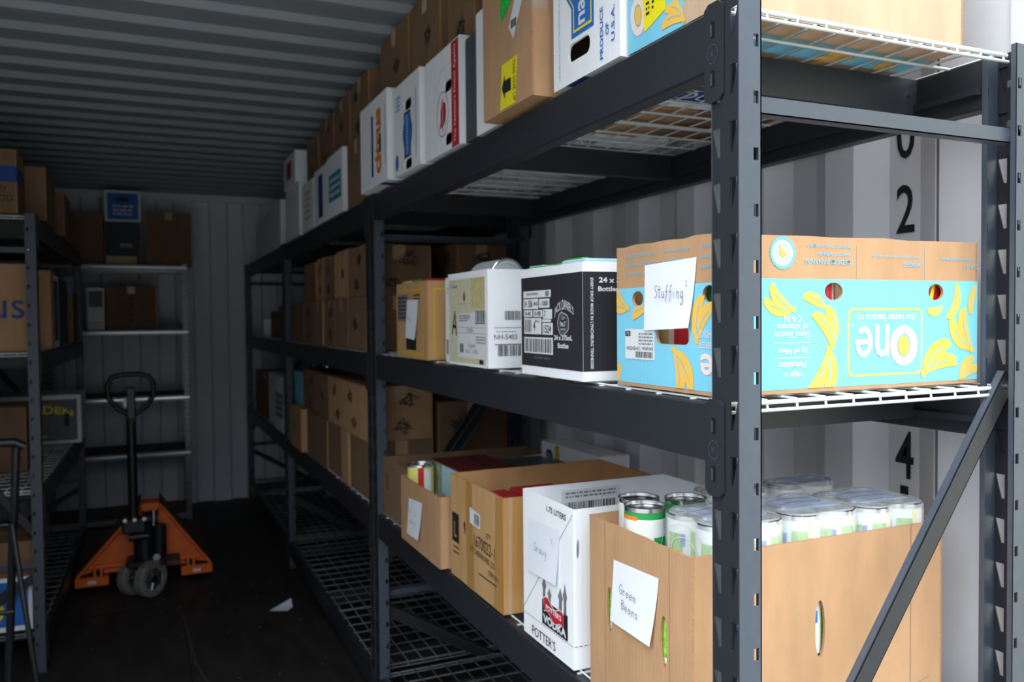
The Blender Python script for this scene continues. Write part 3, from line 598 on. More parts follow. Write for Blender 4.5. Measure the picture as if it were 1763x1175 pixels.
def parts_l3(root, Fc, sx, sy, h):
    A = Fc['A']; E = Fc['E']
    sticker(root, A, [(.143, .166), (.212, .164), (.212, .200), (.143, .206)], LBL, 'small white barcode sticker', lambda mb: mb.bars(A, .175, .170, .205, .196, BLK, 12, .0016), 'sticker')
    t = MB(); t.poly(A, [(.12, .0), (.168, .0), (.155, h), (.115, h)], BTAPE, .0010); t.poly(A, [(sy-.055, 0), (sy, 0), (sy, h), (sy-.04, h)], BTAPE, .0009); t.poly(E, rect(0, 0, .05, h), BTAPE, .0009); t.poly(E, [(.012, 0), (.02, 0), (.024, h), (.014, h)], CTAPE, .0012); t.build('packing_tape', root)
carton('taped brown box printed with black numbers holding red packets', .731, 1.19, 1.70, 2.05, ZL, .267, KRAFT2, top='open', art=art_l3, parts=parts_l3, wav=.0015)
def parts_l4(root, Fc, sx, sy, h):
    note(root, Fc['A'], [(.085, .140), (.215, .150), (.195, .038), (.065, .030)], [('Brown', .10, .10, .016, .014, .0011, -.03), ('gravy', .11, .075, .013, .012, .0011, -.03)], 'white paper note')
carton('short open brown box with a paper note holding a can', .712, 1.0, 2.085, 2.45, ZL, .195, KRAFT, top='open', parts=parts_l4, wav=.001)
carton('large open brown box behind the boxes, beside the second post', .75, 1.30, 2.50, 2.80, ZL, .194, KRAFTD, top='open', wav=.0015, art=lambda mb, Fc, sx, sy, h: mb.tiny(Fc['A'], .04, .09, .07, .15, BLK, 5))

# --- top shelf
ZT = 1.8590
def art_t1(mb, Fc, sx, sy, h):
    A, U = Fc['A'], Fc['U']
    CLIP[0] = (.001, .001, .16, h-.001)
    mb.poly(A, rect(0, 0, .153, h), CYAN, .0004)
    mb.poly(A, [ell(.031, .055, .022, .033, r=.15), list(reversed(ell(.031, .055, .011, .019, r=.15)))], PINK, .0010); mb.poly(A, ell(.031, .055, .009, .016, r=.15), YEL, .0010)
    mb.text(A, 'ne', .026, .125, .055, .04, PINK, pi/2, .0011, .03)
    bunch(mb, A, .128, .018, .05, radians(-20), 1, 2); crescent(mb, A, .142, .055, .045, .016, .006, radians(80), stem=False)
    CLIP[0] = (.001, .02, sx-.001, .2)
    mb.poly(U, rect(0, .10, sx, .17), CYAN, .0004); bunch(mb, U, .33, .12, .06, .3, 1, 3); bunch(mb, U, .45, .13, .05, 2.2, 1, 2); CLIP[0] = None
def parts_t1(root, Fc, sx, sy, h):
    A = Fc['A']
    def st(mb): mb.tiny(A, .055, .045, .065, .11, BLK, 8, .0018); mb.tiny(A, .072, .05, .078, .11, BLK, 7, .0018); mb.tiny(A, .09, .06, .104, .115, BLK, 9, .0018)
    sticker(root, A, [(.050, .022), (.109, .040), (.109, .135), (.044, .085)], SYEL, 'bright yellow sticker with small print', st)
carton('turquoise banana box with yellow sticker at the near end of the top shelf', .745, 1.25, .952, 1.185, ZT, .42, KRAFTL, art=art_t1, parts=parts_t1, name='banana_box')
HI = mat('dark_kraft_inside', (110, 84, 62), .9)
HT2 = dict(A=[rrect(.060, .038, .142, .071, .014)])
def art_t2(mb, Fc, sx, sy, h):
    A, U = Fc['A'], Fc['U']
    def shp(g): return [(.078-g, .084-g*1.2), (.153+g, .084-g*1.2), (.153+g, .135), (.170+g, .16), (.172+g, .33), (.050-g, .33), (.054-g, .165), (.078-g, .135)]
    mb.poly(A, shp(.004), BLUE, .0007); mb.poly(A, shp(-.003), SYEL, .0010); mb.poly(A, shp(-.007), BLUE, .0013)
    mb.text(A, 'naranjas', .116, .178, .165, .046, LBL, pi/2, .0018, .02)
    for t, x, y, w_ in (('PRODUCE', .184, .056, .090), ('OF', .203, .058, .020), ('U.S.A.', .222, .062, .060)): mb.text(A, t, x, y, w_, .011, BLUE, pi/2, .0011, .015)
    mb.text(A, 'GROWN IN THE SAN JOAQUIN VALLEY & PACKED BY', .026, .115, .20, .005, BLUE, -pi/2, .0011)
    mb.poly(U, rect(0, .05, sx, .12), DBLUE, .0004); mb.text(U, 'PRODUCE', .25, .085, .3, .05, LBL, 0, .0009)
carton('white fruit box with a blue and yellow logo and hand hole', .733, 1.22, 1.19, 1.435, ZT, .36, WHITE, holes=HT2, inner=HI, art=art_t2, name='fruit_box')
def parts_t3(root, Fc, sx, sy, h):
    A, E = Fc['A'], Fc['E']
    def ts(mb):
        mb.text(A, 'THIS SIDE UP', .169, .051, .085, .012, BLK, -pi/2-.0, .0018)
        mb.poly(A, [(.122, .035), (.153, .035), (.153, .061), (.122, .061), (.122, .073), (.106, .048), (.122, .023)], BLK, .0018)
    sticker(root, A, [(.095, .004), (.175, .004), (.186, .098), (.106, .098)], SYEL, 'yellow sticker reading THIS SIDE UP', ts)
    sticker(root, A, [(.10, .185), (.155, .215), (.185, .30), (.10, .30)], GRN, 'green sticker')
    sticker(root, A, [(.143, .165), (.166, .135), (.235, .235), (.208, .265)], LBL, 'slanting white barcode sticker', lambda mb: mb.bars(A, .155, .158, .185, .175, BLK, 9, .0018))
    t = MB(); t.poly(A, rect(sy-.02, .10+.07, sy, h), CTAPE, .001); t.poly(E, rect(0, .17, .035, h), CTAPE, .001); t.poly(A, rect(.225, .10, .229, .2), CTAPE, .001); t.poly(A, rect(.19, .11, .197, .16), CTAPE, .001); t.build('clear_tape', root)
carton('brown box with a yellow sticker reading THIS SIDE UP on top shelf', .70, 1.10, 1.462, 1.715, ZT, .34, KRAFT, parts=parts_t3)
def art_t4(mb, Fc, sx, sy, h): mb.poly(Fc['A'], ell(.085, .10, .03, .07), DBLUE, .0008); mb.poly(Fc['A'], ell(.085, .10, .022, .055), BLK, .0011); mb.tiny(Fc['U'], .03, .03, .3, .06, DBLUE, 2)
carton('white fruit box with a dark round print, mostly hidden by taped brown box', .735, 1.2, 1.72, 1.845, ZT, .285, WHITE, art=art_t4, name='fruit_box')
carton('dark grey box standing between two white fruit boxes on the top shelf', .738, 1.2, 1.85, 1.925, ZT, .25, GREYC, edge=KRAFTD)
HT6 = dict(A=[rrect(.155, .150, .212, .180, .012), rrect(.155, .014, .212, .044, .012)])
def art_t6(mb, Fc, sx, sy, h):
    A, U = Fc['A'], Fc['U']; w_ = sy
    mb.poly(A, rect(w_-.060, 0, w_-.008, h), RED, .0006); mb.text(A, "The Nation's Finest Apples", w_-.034, h/2, h*.93, .020, LBL, pi/2, .0011, .01)
    e = ell(.145, .10, .044, .058, 32); mb.line(A, e+[e[0]], .0022, RED)
    mb.poly(A, [(.12, .062), (.13, .085), (.128, .11), (.138, .128), (.142, .145), (.150, .13), (.168, .125), (.172, .10), (.165, .078), (.148, .066), (.15, .052), (.138, .07)], RED, .0011); mb.text(A, 'WASHINGTON', .147, .098, .065, .009, LBL, pi/2, .0015)
    mb.line(A, [(.125, .182), (.125, .215), (.16, .215)], .001, GINK); mb.tiny(U, .02, .02, .3, .07, RED, 2)
carton('white fruit box with a red emblem and red lettered stripe', .725, 1.2, 1.93, 2.205, ZT, .265, WHITE, holes=HT6, inner=HI, art=art_t6, name='fruit_box')
HT7 = dict(A=[rrect(.108, .178, .180, .210, .013), rrect(.108, .006, .180, .036, .013)])
def art_t7(mb, Fc, sx, sy, h):
    A, U = Fc['A'], Fc['U']
    def s(g): return [(.11-g, .042-g), (.172+g, .042-g), (.172+g, .07), (.185+g, .10), (.185+g, .125), (.172+g, .15), (.172+g, .172+g), (.11-g, .172+g), (.11-g, .15), (.098-g, .125), (.098-g, .10), (.11-g, .07)]
    mb.poly(A, s(.0035), SYEL, .0006); mb.poly(A, s(.002), DBLUE, .0008); mb.poly(A, s(-.004), BLUE, .0010); mb.text(A, 'NORTHWEST', .142, .108, .115, .018, LBL, pi/2, .0014, .01)
    mb.line(A, [(.225, .03), (.225, .22)], .003, BLUE); mb.line(A, [(.205, .06), (.205, .2)], .0012, BLUE); mb.poly(A, ell(.03, .04, .017, .025), BLUE, .0008); mb.tiny(A, .03, .19, .07, .24, BLUE, 4); mb.text(U, 'NORTHWEST', .25, .12, .3, .05, DBLUE, 0, .0008)
carton('white fruit box with an upright blue shield logo between two hand holes', .715, 1.2, 2.225, 2.485, ZT, .268, WHITE, holes=HT7, inner=HI, art=art_t7, name='fruit_box')
def art_t8(mb, Fc, sx, sy, h):
    A, U = Fc['A'], Fc['U']
    mb.poly(A, rect(.15, .035, .175, .235), DBLUE, .0007); mb.text(A, 'citrus', .235, .14, .21, .075, ORG, pi/2, .0011, .05); mb.poly(A, rect(.25, .10, .27, .16), BLK, .0013); mb.line(A, [(.32, .05), (.32, .24)], .003, DBLUE)
    for x in (.04, .16, .28): mb.poly(U, rect(x, .1, x+.07, .2), ORG if x > .1 else RED, .0006)
    mb.poly(U, rect(0, .24, sx, .29), DBLUE, .0006)
carton('white fruit box with orange lettering at the far end of the near rack', .70, 1.2, 2.51, 2.855, ZT, .282, WHITE, art=art_t8, name='fruit_box')
# small brown boxes stacked in the second layer
def scrib(seed, n=2, d=.001):
    if seed % 3 == 0: n = 1
    def f(mb, Fc, sx, sy, h):
        rn = random.Random(seed)
        for k, w_ in (('A', sy), ('E', sx), ('R', sy)):
            for i in range(n):
                cx, cy = rn.uniform(.3, .7)*w_, (i+.5)/n*h; s = min(.05, h*.28); pts = []
                for j in range(16): a = j*2.2+rn.uniform(0, 1); pts.append((cx+s*cos(a)*(.4+.6*rn.random()), cy+s*.7*sin(a)*(.4+.6*rn.random())))
                mb.line(Fc[k], pts, .0022, BLK, d)
    return f
UP = 'upper brown boxes'
for lab, y0, y1, z, x0, hh in (('brown box lying on top of the dark grey box and white round-print box', 1.74, 1.96, 2.148, .80, .235), ('brown box lying on the white fruit box with the red stripe', 1.97, 2.17, 2.130, .78, .245),
                          ('brown box on top of the white fruit box with blue shield logo', 2.22, 2.49, 2.132, .775, .25), ('brown box on top of the white fruit box with orange lettering', 2.52, 2.85, 2.146, .775, .236)):
    carton(lab, x0, x0+.4, y0, y1, z, hh, KRAFTD, group=UP, art=scrib(int(y0*100)))
carton('brown box standing behind sticker box at the back of the top shelf', 1.11, 1.30, 1.45, 1.70, ZT, .40, KRAFTD, group=UP)

# --- contents
def can_mb(r=.0375, h=.11, lab=CANW, band=None, pic=None, topm=CHROME):
    mb = MB(); q = [(0, .0), (r-.003, 0), (r, .002), (r, .008), (r-.001, .009)]
    ms = [CHROME]*4
    n1 = [(r-.001, .03), (r-.001, h-.02), (r-.001, h-.009)]
    q += n1; ms += [GREENL if band else lab, lab, band or lab]
    q += [(r, h-.008), (r, h-.001), (r-.002, h), (r-.004, h-.001), (r-.005, h-.006), (r-.012, h-.005), (r-.013, h-.006), (0, h-.006)]; ms += [CHROME, CHROME, CHROME, CHROME, CHROME, topm, topm, topm]
    mb.lathe((0, 0, 0), (0, 0, 1), q, lab, 26, ms)
    if pic:     # picture patches wrapped round the label
        for a0, a1, z0, z1, m in pic:
            V = []; n = 6
            for i in range(n+1):
                a = radians(a0+(a1-a0)*i/n)
                V += [((r-.0005)*cos(a), (r-.0005)*sin(a), z0), ((r-.0005)*cos(a), (r-.0005)*sin(a), z1)]
            mb.add(V, [(2*i, 2*i+2, 2*i+3, 2*i+1) for i in range(n)], m, True)
    return mb
BEAN = [(-125, -85, .02, .085, LIME), (-84, -72, .035, .1, CYEL), (-83, -74, .06, .075, RED), (-150, -138, .06, .08, BLUE), (60, 110, .02, .085, LIME), (170, 215, .02, .08, LIME)]
proto_can = can_mb(pic=BEAN, topm=mat('dull_can_end', (176, 184, 190), .35, .8)).build('food_can'); C.objects.unlink(proto_can)
CANS = 'cans in the tall brown box'
ZC = ZL+.0055; zt_ = ZC+.2215
def place_can(x, y, z, label=None, parent=None, rz=0, group=CANS, name=None):
    c = proto_can.copy(); C.objects.link(c); c.location = (x, y, z); c.rotation_euler = (0, 0, rz)
    if parent: c.parent = parent; c.name = 'can'
    else: tag(c, label, 'can', group)
    return c
def pack(label, x0, y0, z, nx, ny, rz=0):
    root = empty('wrapped_can_pack', (x0, y0, z), rz); d = .0760
    for i in range(nx):
        for j in range(ny): place_can((i-(nx-1)/2)*d, (j-(ny-1)/2)*d, 0, None, root, radians(random.choice((-20, 0, 15, 30))))
    hx, hy = nx*d/2+.0005, ny*d/2+.0005; mb = MB(); ring = rrect(-hx, -hy, hx, hy, .036, 6); N = len(ring)
    V = [(x, y, z_) for z_, k in ((.004, 0), (.106, 0)) for x, y in ring]+[(x*.93, y*.93, .1125) for x, y in ring]
    rn = random.Random(int(x0*1e3)); V = [(x+rn.uniform(-.0006, .0008)*(1 if x > 0 else -1), y, z_) for x, y, z_ in V]
    mb.add(V, [(i, (i+1) % N, N+(i+1) % N, N+i) for i in range(N)]+[(N+i, N+(i+1) % N, 2*N+(i+1) % N, 2*N+i) for i in range(N)], FILM, True)
    mb.add([(x*.93, y*.93, .1126) for x, y in ring], [tuple(range(N))], FILM)
    FT = Fr((0, 0, .113), (1, 0, 0), (0, 1, 0), (0, 0, 1)); mb.poly(FT, rrect(-hx*.7, -hy*.6, hx*.75, hy*.65, .012), FILMB, 0)
    BI = mat('pale_blue_ink', (120, 150, 206), .5)
    for k in range(3): mb.line(FT, [(-hx*.6, -hy*.4+k*hy*.35), (-hx*.1, -hy*.3+k*hy*.35), (hx*.6, -hy*.42+k*hy*.35)], .003, BI, .0005)
    for sgn, ang in ((1, 0), (-1, 0)):          # puckered round openings of the film at both ends
        F = Fr((sgn*(hx+.001), 0, .055), (0, sgn, 0), (0, 0, 1), (sgn, 0, 0)); e = ell(0, 0, hy*.45, .024, 20); mb.line(F, e+[e[0]], .0018, LBL, .0004)
        e = ell(0, 0, hy*.8, .044, 20); mb.line(F, e+[e[0]], .001, FILMB, .0004)
    F = Fr((0, -hy-.001, .055), (1, 0, 0), (0, 0, 1), (0, -1, 0)); e = ell(0, -.005, .018, .022, 16); mb.line(F, e+[e[0]], .0015, LBL, .0004)
    mb.build('shrink_wrap', root)
    return tag(root, label, 'can pack', 'wrapped packs of cans in the tall brown box')
TZ = ZC+.236
pack('film-wrapped can pack at the aisle end of the tall brown box', .859, 1.0838, TZ, 2, 2)
pack('film-wrapped can pack at the middle of the near side of the box', 1.018, 1.0838, TZ, 2, 2)
pack('film-wrapped can pack in the wall-side near corner of the box', 1.177, 1.0838, TZ-.004, 2, 2)
pack('film-wrapped can pack behind the others at the wall side', 1.165, 1.24, TZ, 2, 1, 0)
pack('film-wrapped can pack at the far middle of the box', 1.005, 1.245, TZ, 2, 1, 0)
BC = can_mb(band=GREENL, pic=[(150, 200, .02, .05, GREENL), (170, 190, .05, .065, MATS['ochre']), (140, 215, .088, .095, ORG), (-100, -60, .02, .06, GREENL)])
def loose(mbx, label, x, y, z, cat='can', group=CANS, nm='food_can'): o = mbx.build(nm, None, (x, y, z)); return tag(o, label, cat, group)
loose(BC, 'loose green-banded can in the far aisle corner of the box', .785, 1.200, TZ)
loose(can_mb(topm=BLACKP), 'loose can with a dark rimmed end standing behind the green-banded can', .814, 1.266, TZ-.002)
loose(can_mb(band=GREENL), 'loose can beside the dark rimmed can', .882, 1.218, TZ)
for i, (x, y, zz, lab) in enumerate(((.779, 1.083, ZC+.11, 'can seen through the near hand hole below the Green Beans note'), (.779, 1.247, ZC+.11, 'can seen through the far hand hole beside the Green Beans note'), (.985, 1.045, ZC+.11, 'can seen through the hand hole in the near end'))): 
    place_can(x, y, zz, lab, None, radians((285, 290, 54)[i])); 
    c = place_can(x, y, ZC, lab.replace('can seen', 'lower can seen'), None, radians(190))
# cans in the banana box
RC = can_mb(.036, .105, mat('can_label_cream', (228, 220, 200), .5), None, [(-110, -60, .0, .1, RED), (160, 185, .0, .1, RED), (-150, -125, .02, .09, MATS['ochre']), (120, 150, .02, .08, GREENL)])
BCN = 'cans in the turquoise banana box'
for i, (x, y, z, lab) in enumerate(((.80, 1.15, ZM+.006, 'cream can behind the far hand hole of the banana box, bottom layer'), (.80, 1.02, ZM+.006, 'cream can behind the wide hand hole under the Stuffing note'), (.80, 1.15, ZM+.1125, 'cream and red can seen through the far round hand hole'), (.80, 1.00, ZM+.1125, 'cream can seen through the near round hand hole'), (.962, .996, ZM+.006, 'red striped can low behind the left hole of the banana box end'), (.962, .996, ZM+.1125, 'red striped can seen through the left round hole of the banana box end'))):
    o = RC.build('food_can', None, (x, y, z), radians(20*i)); tag(o, lab, 'can', BCN)
b = MB(); b.box(-.055, .055, -.02, .02, 0, .19, RED, .002)
for k in range(4): b.line(Fr((-.055, -.02, 0), (1, 0, 0), (0, 0, 1), (0, -1, 0)), [(.01+.025*k, .12), (.03+.022*k, .18)], .008, SYEL, .0006)
tag(b.build('food_packet', None, (1.18, .982, ZM+.006)), 'red and yellow packet seen through the right round hole of banana box', 'packet')
# contents of the whiskey and wine cartons
SCAN = can_mb(.043, .15, mat('silver_label', (190, 196, 198), .4), None, None, mat('pale_can_end', (205, 214, 214), .35, .5))
def lying(mbx, loc, label, ax=(0, -1), h=.16, group='cans lying in the cartons'):
    o = mbx.build('food_can', None, loc); o.rotation_euler = (radians(90), 0, math.atan2(ax[0], -ax[1])); return tag(o, label, 'can', group)
lying(SCAN, (.785, 1.93, 1.522), 'large silver-ended can lying on top of the white wine carton'); 
lying(SCAN, (.90, 1.93, 1.506), 'second silver-ended can behind the large one in the wine carton')
lying(SCAN, (.90, 1.560, 1.502), 'pale can end rising behind the green packet in the whiskey carton'); lying(SCAN, (1.005, 1.560, 1.500), 'pale can at the wall side of the whiskey carton')
b = MB(); GP = mat('green_packet', (70, 170, 60), .5); PB = mat('pale_blue_packet', (176, 220, 232), .5); b.box(.733, 1.05, 1.312, 1.408, 1.318, 1.531, PB, .003); b.box(.736, .748, 1.330, 1.400, 1.531, 1.5335, GP)
b2_ = MB(); b2_.box(.735, .835, 1.42, 1.565, 1.318, 1.528, GP, .003); b2_.box(.738, .80, 1.50, 1.56, 1.528, 1.530, PB); tag(b2_.build('food_packet'), 'bright green packet at the aisle side of the whiskey carton', 'packet')
tag(b.build('food_packet'), 'pale blue packet standing at the near end of the whiskey carton', 'packet')
for i, (x, y, m, lab) in enumerate(((.735, 2.44, SYEL, 'yellow packet'), (.735, 2.39, WPAP, 'white packet'), (.735, 2.34, ORG, 'orange packet'), (.735, 2.29, MATS['green_packet'], 'green packet'), (.735, 2.24, RED, 'red packet'))):
    b = MB(); b.box(0, .2, 0, .044, 0, .226, m, .002); tag(b.build('food_packet', None, (x, y, ZM+.006)), lab+' standing in the gold-bordered tan box', 'packet', 'packets in the gold-bordered box')
# red packets in the taped box
for i in range(3):
    b = MB(); b.box(0, .13, 0, .29, 0, .025, RED, .004)
    FTP = Fr((0, 0, .025), (1, 0, 0), (0, 1, 0), (0, 0, 1)); b.poly(FTP, ell(.06, .15, .03, .06), ORG, .0008); b.poly(FTP, ell(.08, .06, .015, .03), SYEL, .001)
    tag(b.build('food_packet', None, (.745+.14*i, 1.725, ZL+.192+(.004 if i == 1 else 0))), ('red packet nearest the aisle in the taped brown box', 'middle red packet in the taped brown box', 'red packet nearest the wall in the taped brown box')[i], 'packet', 'red packets')
b = MB(); b.box(.745, 1.17, 1.72, 2.03, ZL+.006, ZL+.190, KRAFTD, .004); tag(b.build('cardboard_tray'), 'brown inner tray under the red packets', 'tray')
# can and maroon boxes in the short box
YC = can_mb(.041, .115, CYEL, None, [(-120, -95, .0, .11, RED), (-90, -60, .02, .10, WPAP), (-200, -130, .02, .1, CYEL)])
loose(YC, 'yellow can with a red stripe standing in the short brown box', .760, 2.395, ZL+.121, group=None)
b = MB(); b.box(-.034, .034, -.04, .04, 0, .115, PHOTO, .002); tag(b.build('food_packet', None, (.760, 2.395, ZL+.006)), 'packet under the yellow can in the short brown box', 'packet')
for i, (x, lab) in enumerate(((.806, 'maroon food box with food picture nearest the yellow can'), (.897, 'maroon food box with gold print beside the wall-side gravy boxes'))):
    b = MB(); sx_b = .085; b.box(0, sx_b, 0, .265, 0, .235, MAROON, .001)
    FA = Fr((0, .265, 0), (0, -1, 0), (0, 0, 1), (-1, 0, 0)); FE = Fr((0, 0, 0), (1, 0, 0), (0, 0, 1), (0, -1, 0)); FT2 = Fr((0, 0, .235), (1, 0, 0), (0, 1, 0), (0, 0, 1))
    b.poly(FA, rect(.005, .004, .260, .232), PHOTO, .0006); b.poly(FA, [(.1, .15), (.26, .13), (.26, .23), (.1, .23)], MATS['pale_blue_packet'], .0009)
    if i == 0: b.poly(FE, rect(.01, .175, .075, .195), LBL, .0008); b.poly(FE, rect(.012, .179, .073, .191), RED, .001); b.poly(FE, ell(.04, .205, .02, .008), MATS['gold_ink'], .001)
    else: b.text(FE, 'Rice', .045, .21, .04, .014, MATS['gold_ink'], 0, .001)
    for y in (.07, .16): b.text(FT2, 'stuffing', .045, y, .06, .02, RED, pi/2, .001)
    tag(b.build('food_box', None, (x, 2.165, ZL+.0065)), lab, 'food box', 'maroon food boxes')
# silver trays and the small white box at the back
for i in range(4):
    b = MB(); z = ZL+.012+i*.055 if i else ZL+.001
    b.box(1.005, 1.20, 2.10, 2.46, ZL+.0015+i*.055, ZL+.050+i*.055, GALV, .006); b.tube([(1.003, 2.098, ZL+.052+i*.055), (1.202, 2.098, ZL+.052+i*.055), (1.202, 2.462, ZL+.052+i*.055), (1.003, 2.462, ZL+.052+i*.055)], .0022, CHROME, 6, close=True)
    tag(b.build('foil_tray'), ('lowest silver tray of the stack behind the maroon boxes', 'second silver tray up in the stack behind the maroon boxes', 'third silver tray up in the stack behind the maroon boxes', 'topmost silver tray of the stack behind the maroon boxes')[i], 'tray', 'stacked silver trays')
def art_wb(mb, Fc, sx, sy, h):
    A = Fc['A']; mb.poly(A, rect(sy*.26, 0, sy*.34, h), MATS['gold_ink'], .0007)
    for x in (.03, sy-.09): mb.poly(A, ell(x+.03, h*.86, .026, .018), DBLUE, .0008); mb.text(A, 'Kroger', x+.03, h*.86, .038, .011, LBL, 0, .0012)
    for x in (.15, .23, .3): e = ell(x, h*.7, .02, .014); mb.line(A, e+[e[0]], .001, GINK)
carton('long white box with blue oval logo and gold stripe behind the taped box', 1.215, 1.32, 2.10, 2.49, ZL, .258, WHITE, art=art_wb)

# --- boxes of the middle rack
def kb(lab, x0, x1, y0, y1, z, h, m=None, art=None, group='brown boxes on the middle rack', seed=None):
    carton(lab, x0, x1, y0, y1, z, h, m or KRAFTD, group=group, art=art or (scrib(seed) if seed else None))
b2 = [(2.99, 3.28), (3.285, 3.53), (3.535, 3.75), (3.755, 3.96), (3.965, 4.28), (4.285, 4.64)]
ordn = ('nearest', 'second', 'third', 'fourth', 'fifth', 'farthest')
for i, (a, b_) in enumerate(b2):
    kb(f'brown box in the lower layer on the middle rack, middle shelf, {ordn[i]} of its row', .745 if i != 3 else .735, 1.0, a, b_, ZM, .20, KRAFTD, seed=None if i % 2 else i+3)
for i, (a, b_) in enumerate(b2[:5]):
    kb(f'brown box in the upper layer on the middle rack, middle shelf, {ordn[i]} of its row', .748+.006*(i % 2), 1.0, a, b_, ZM+.2055, .185+.008*(i % 2), KRAFT if i % 2 else KRAFTD, seed=i+11)
for i, (xa, xb, hh) in enumerate(((1.01, 1.03, .1),)): pass
kb('brown printed box at the back of the middle rack, middle shelf, upper one', 1.105, 1.31, 2.99, 3.3, ZM+.2055, .2, seed=31); kb('brown printed box at the back of the middle rack, middle shelf, under another', 1.105, 1.31, 2.99, 3.3, ZM, .2, seed=32)
for i, (a, b_, x0) in enumerate(((2.99, 3.30, .75), (3.31, 3.43, .742), (3.435, 3.74, .75), (3.745, 4.24, .745), (4.25, 4.59, .715))):
    kb(f'brown box in the lower layer on the middle rack, lower shelf, {ordn[i]} of its row', x0, 1.0, a, b_, ZL, .214, KRAFT if i in (1, 4) else KRAFTD, seed=None if i != 4 else 51)
for i, (a, b_) in enumerate(((2.99, 3.42), (3.43, 3.72), (3.73, 4.0), (4.01, 4.4))):
    kb(f'brown box in the upper layer on the middle rack, lower shelf, {ordn[i]} of its row', .745+.004*i, 1.0, a, b_, ZL+.2195, .20, KRAFT if i < 2 else KRAFTD, seed=61+i)
kb('brown box at the wall side of the middle rack, lower shelf', 1.02, 1.31, 2.99, 3.4, ZL, .35, seed=71)
carton('small blue-sided box at the far end of the stacked brown boxes', .76, .95, 4.42, 4.70, ZL+.2195, .17, CYAN)
# top shelf, middle rack
def stripe(m, x0=.0, x1=.06):
    return lambda mb, Fc, sx, sy, h: (mb.poly(Fc['E'], rect(.02, 0, sx, h), m, .0006), mb.poly(Fc['A'], rect(.03, h*.25, sy-.03, h*.7), m, .0006), mb.tiny(Fc['A'], .05, h*.3, sy-.05, h*.65, LBL, 3, .001))
T2G = 'boxes on the top shelf of the middle rack'
TEAL = mat('teal_ink', (30, 140, 176), .6)
carton('brown box beside the white orange-lettered fruit box on the middle rack top shelf', .75, 1.1, 2.99, 3.28, ZT, .25, KRAFTD, group=T2G)
carton('white box with teal end and teal panel on the middle rack', .735, 1.1, 3.30, 3.60, ZT, .255, WHITE, group=T2G, art=stripe(TEAL))
carton('white box with a dark upright print beside teal one on the middle rack', .74, 1.1, 3.61, 3.93, ZT, .25, WHITE, group=T2G, art=lambda mb, Fc, sx, sy, h: (mb.poly(Fc['A'], rect(.10, .03, .2, h-.03), DBLUE, .0006), mb.poly(Fc['A'], rect(.12, h-.06, .18, h-.03), BLK, .0009), mb.poly(Fc['A'], rect(.12, .03, .18, .06), BLK, .0009)))
carton('white box with small black prints, third white one of the middle rack', .74, 1.1, 3.95, 4.25, ZT, .235, WHITE, group=T2G, art=lambda mb, Fc, sx, sy, h: mb.tiny(Fc['A'], .08, .05, .22, .2, MATS['ochre'], 5))
carton('tall plain white box at the far end of the middle rack top shelf', .735, 1.1, 4.32, 4.75, ZT, .27, WHITE, group=T2G)
carton('white and red box lying on the tall plain white box', .72, 1.0, 4.33, 4.70, ZT+.276, .16, WHITE, group=T2G, art=lambda mb, Fc, sx, sy, h: (mb.poly(Fc['E'], rect(.10, .04, .2, .12), RED, .0006), mb.poly(Fc['A'], rect(.10, .04, .25, .13), RED, .0006)))
for i, (a, b_, zz, hh) in enumerate(((2.99, 3.27, ZT+.2555, .225), (3.30, 3.58, ZT+.2610, .215), (3.60, 3.90, ZT+.2560, .21), (3.95, 4.24, ZT+.2410, .2))):
    carton(f'brown box in the second layer on the middle rack top shelf, {ordn[i]} of its row', .765, 1.1, a, b_, zz, hh, KRAFTD, group=UP, art=scrib(80+i))
# farthest rack
FG = 'boxes on the farthest rack'
for lab, x0, y0, y1, z, h, m in (('white box nearest on the farthest rack top shelf', .74, 4.98, 5.35, ZT, .27, WHITE), ('grey-white box in the middle of the farthest rack top shelf', .745, 5.37, 5.75, ZT, .26, WHITE), ('grey-white box at the far end of the farthest rack top shelf', .75, 5.77, 6.2, ZT, .25, WHITE),
        ('brown box nearest on the farthest rack middle shelf', .78, 5.0, 5.4, ZM, .2, KRAFTD), ('low brown box farther back on the farthest rack middle shelf', .80, 5.45, 5.9, ZM, .17, KRAFTD), ('small white box on the farthest rack middle shelf', .76, 5.95, 6.1, ZM, .12, WHITE),
        ('brown box at the back end of the farthest rack lower shelf', .76, 6.1, 6.5, ZL, .3, KRAFTD), ('brown box third from the back on the farthest rack lower shelf', .75, 5.7, 6.08, ZL, .32, KRAFTD), ('pale box on the farthest rack lower shelf next to teal-printed box', .75, 5.35, 5.68, ZL, .33, WHITE), ('teal-printed white box nearest on the farthest rack lower shelf', .74, 4.98, 5.33, ZL, .33, WHITE)):
    carton(lab, x0, 1.2, y0, y1, z, h, m, group=FG, art=stripe(TEAL) if 'teal-printed white' in lab else None)

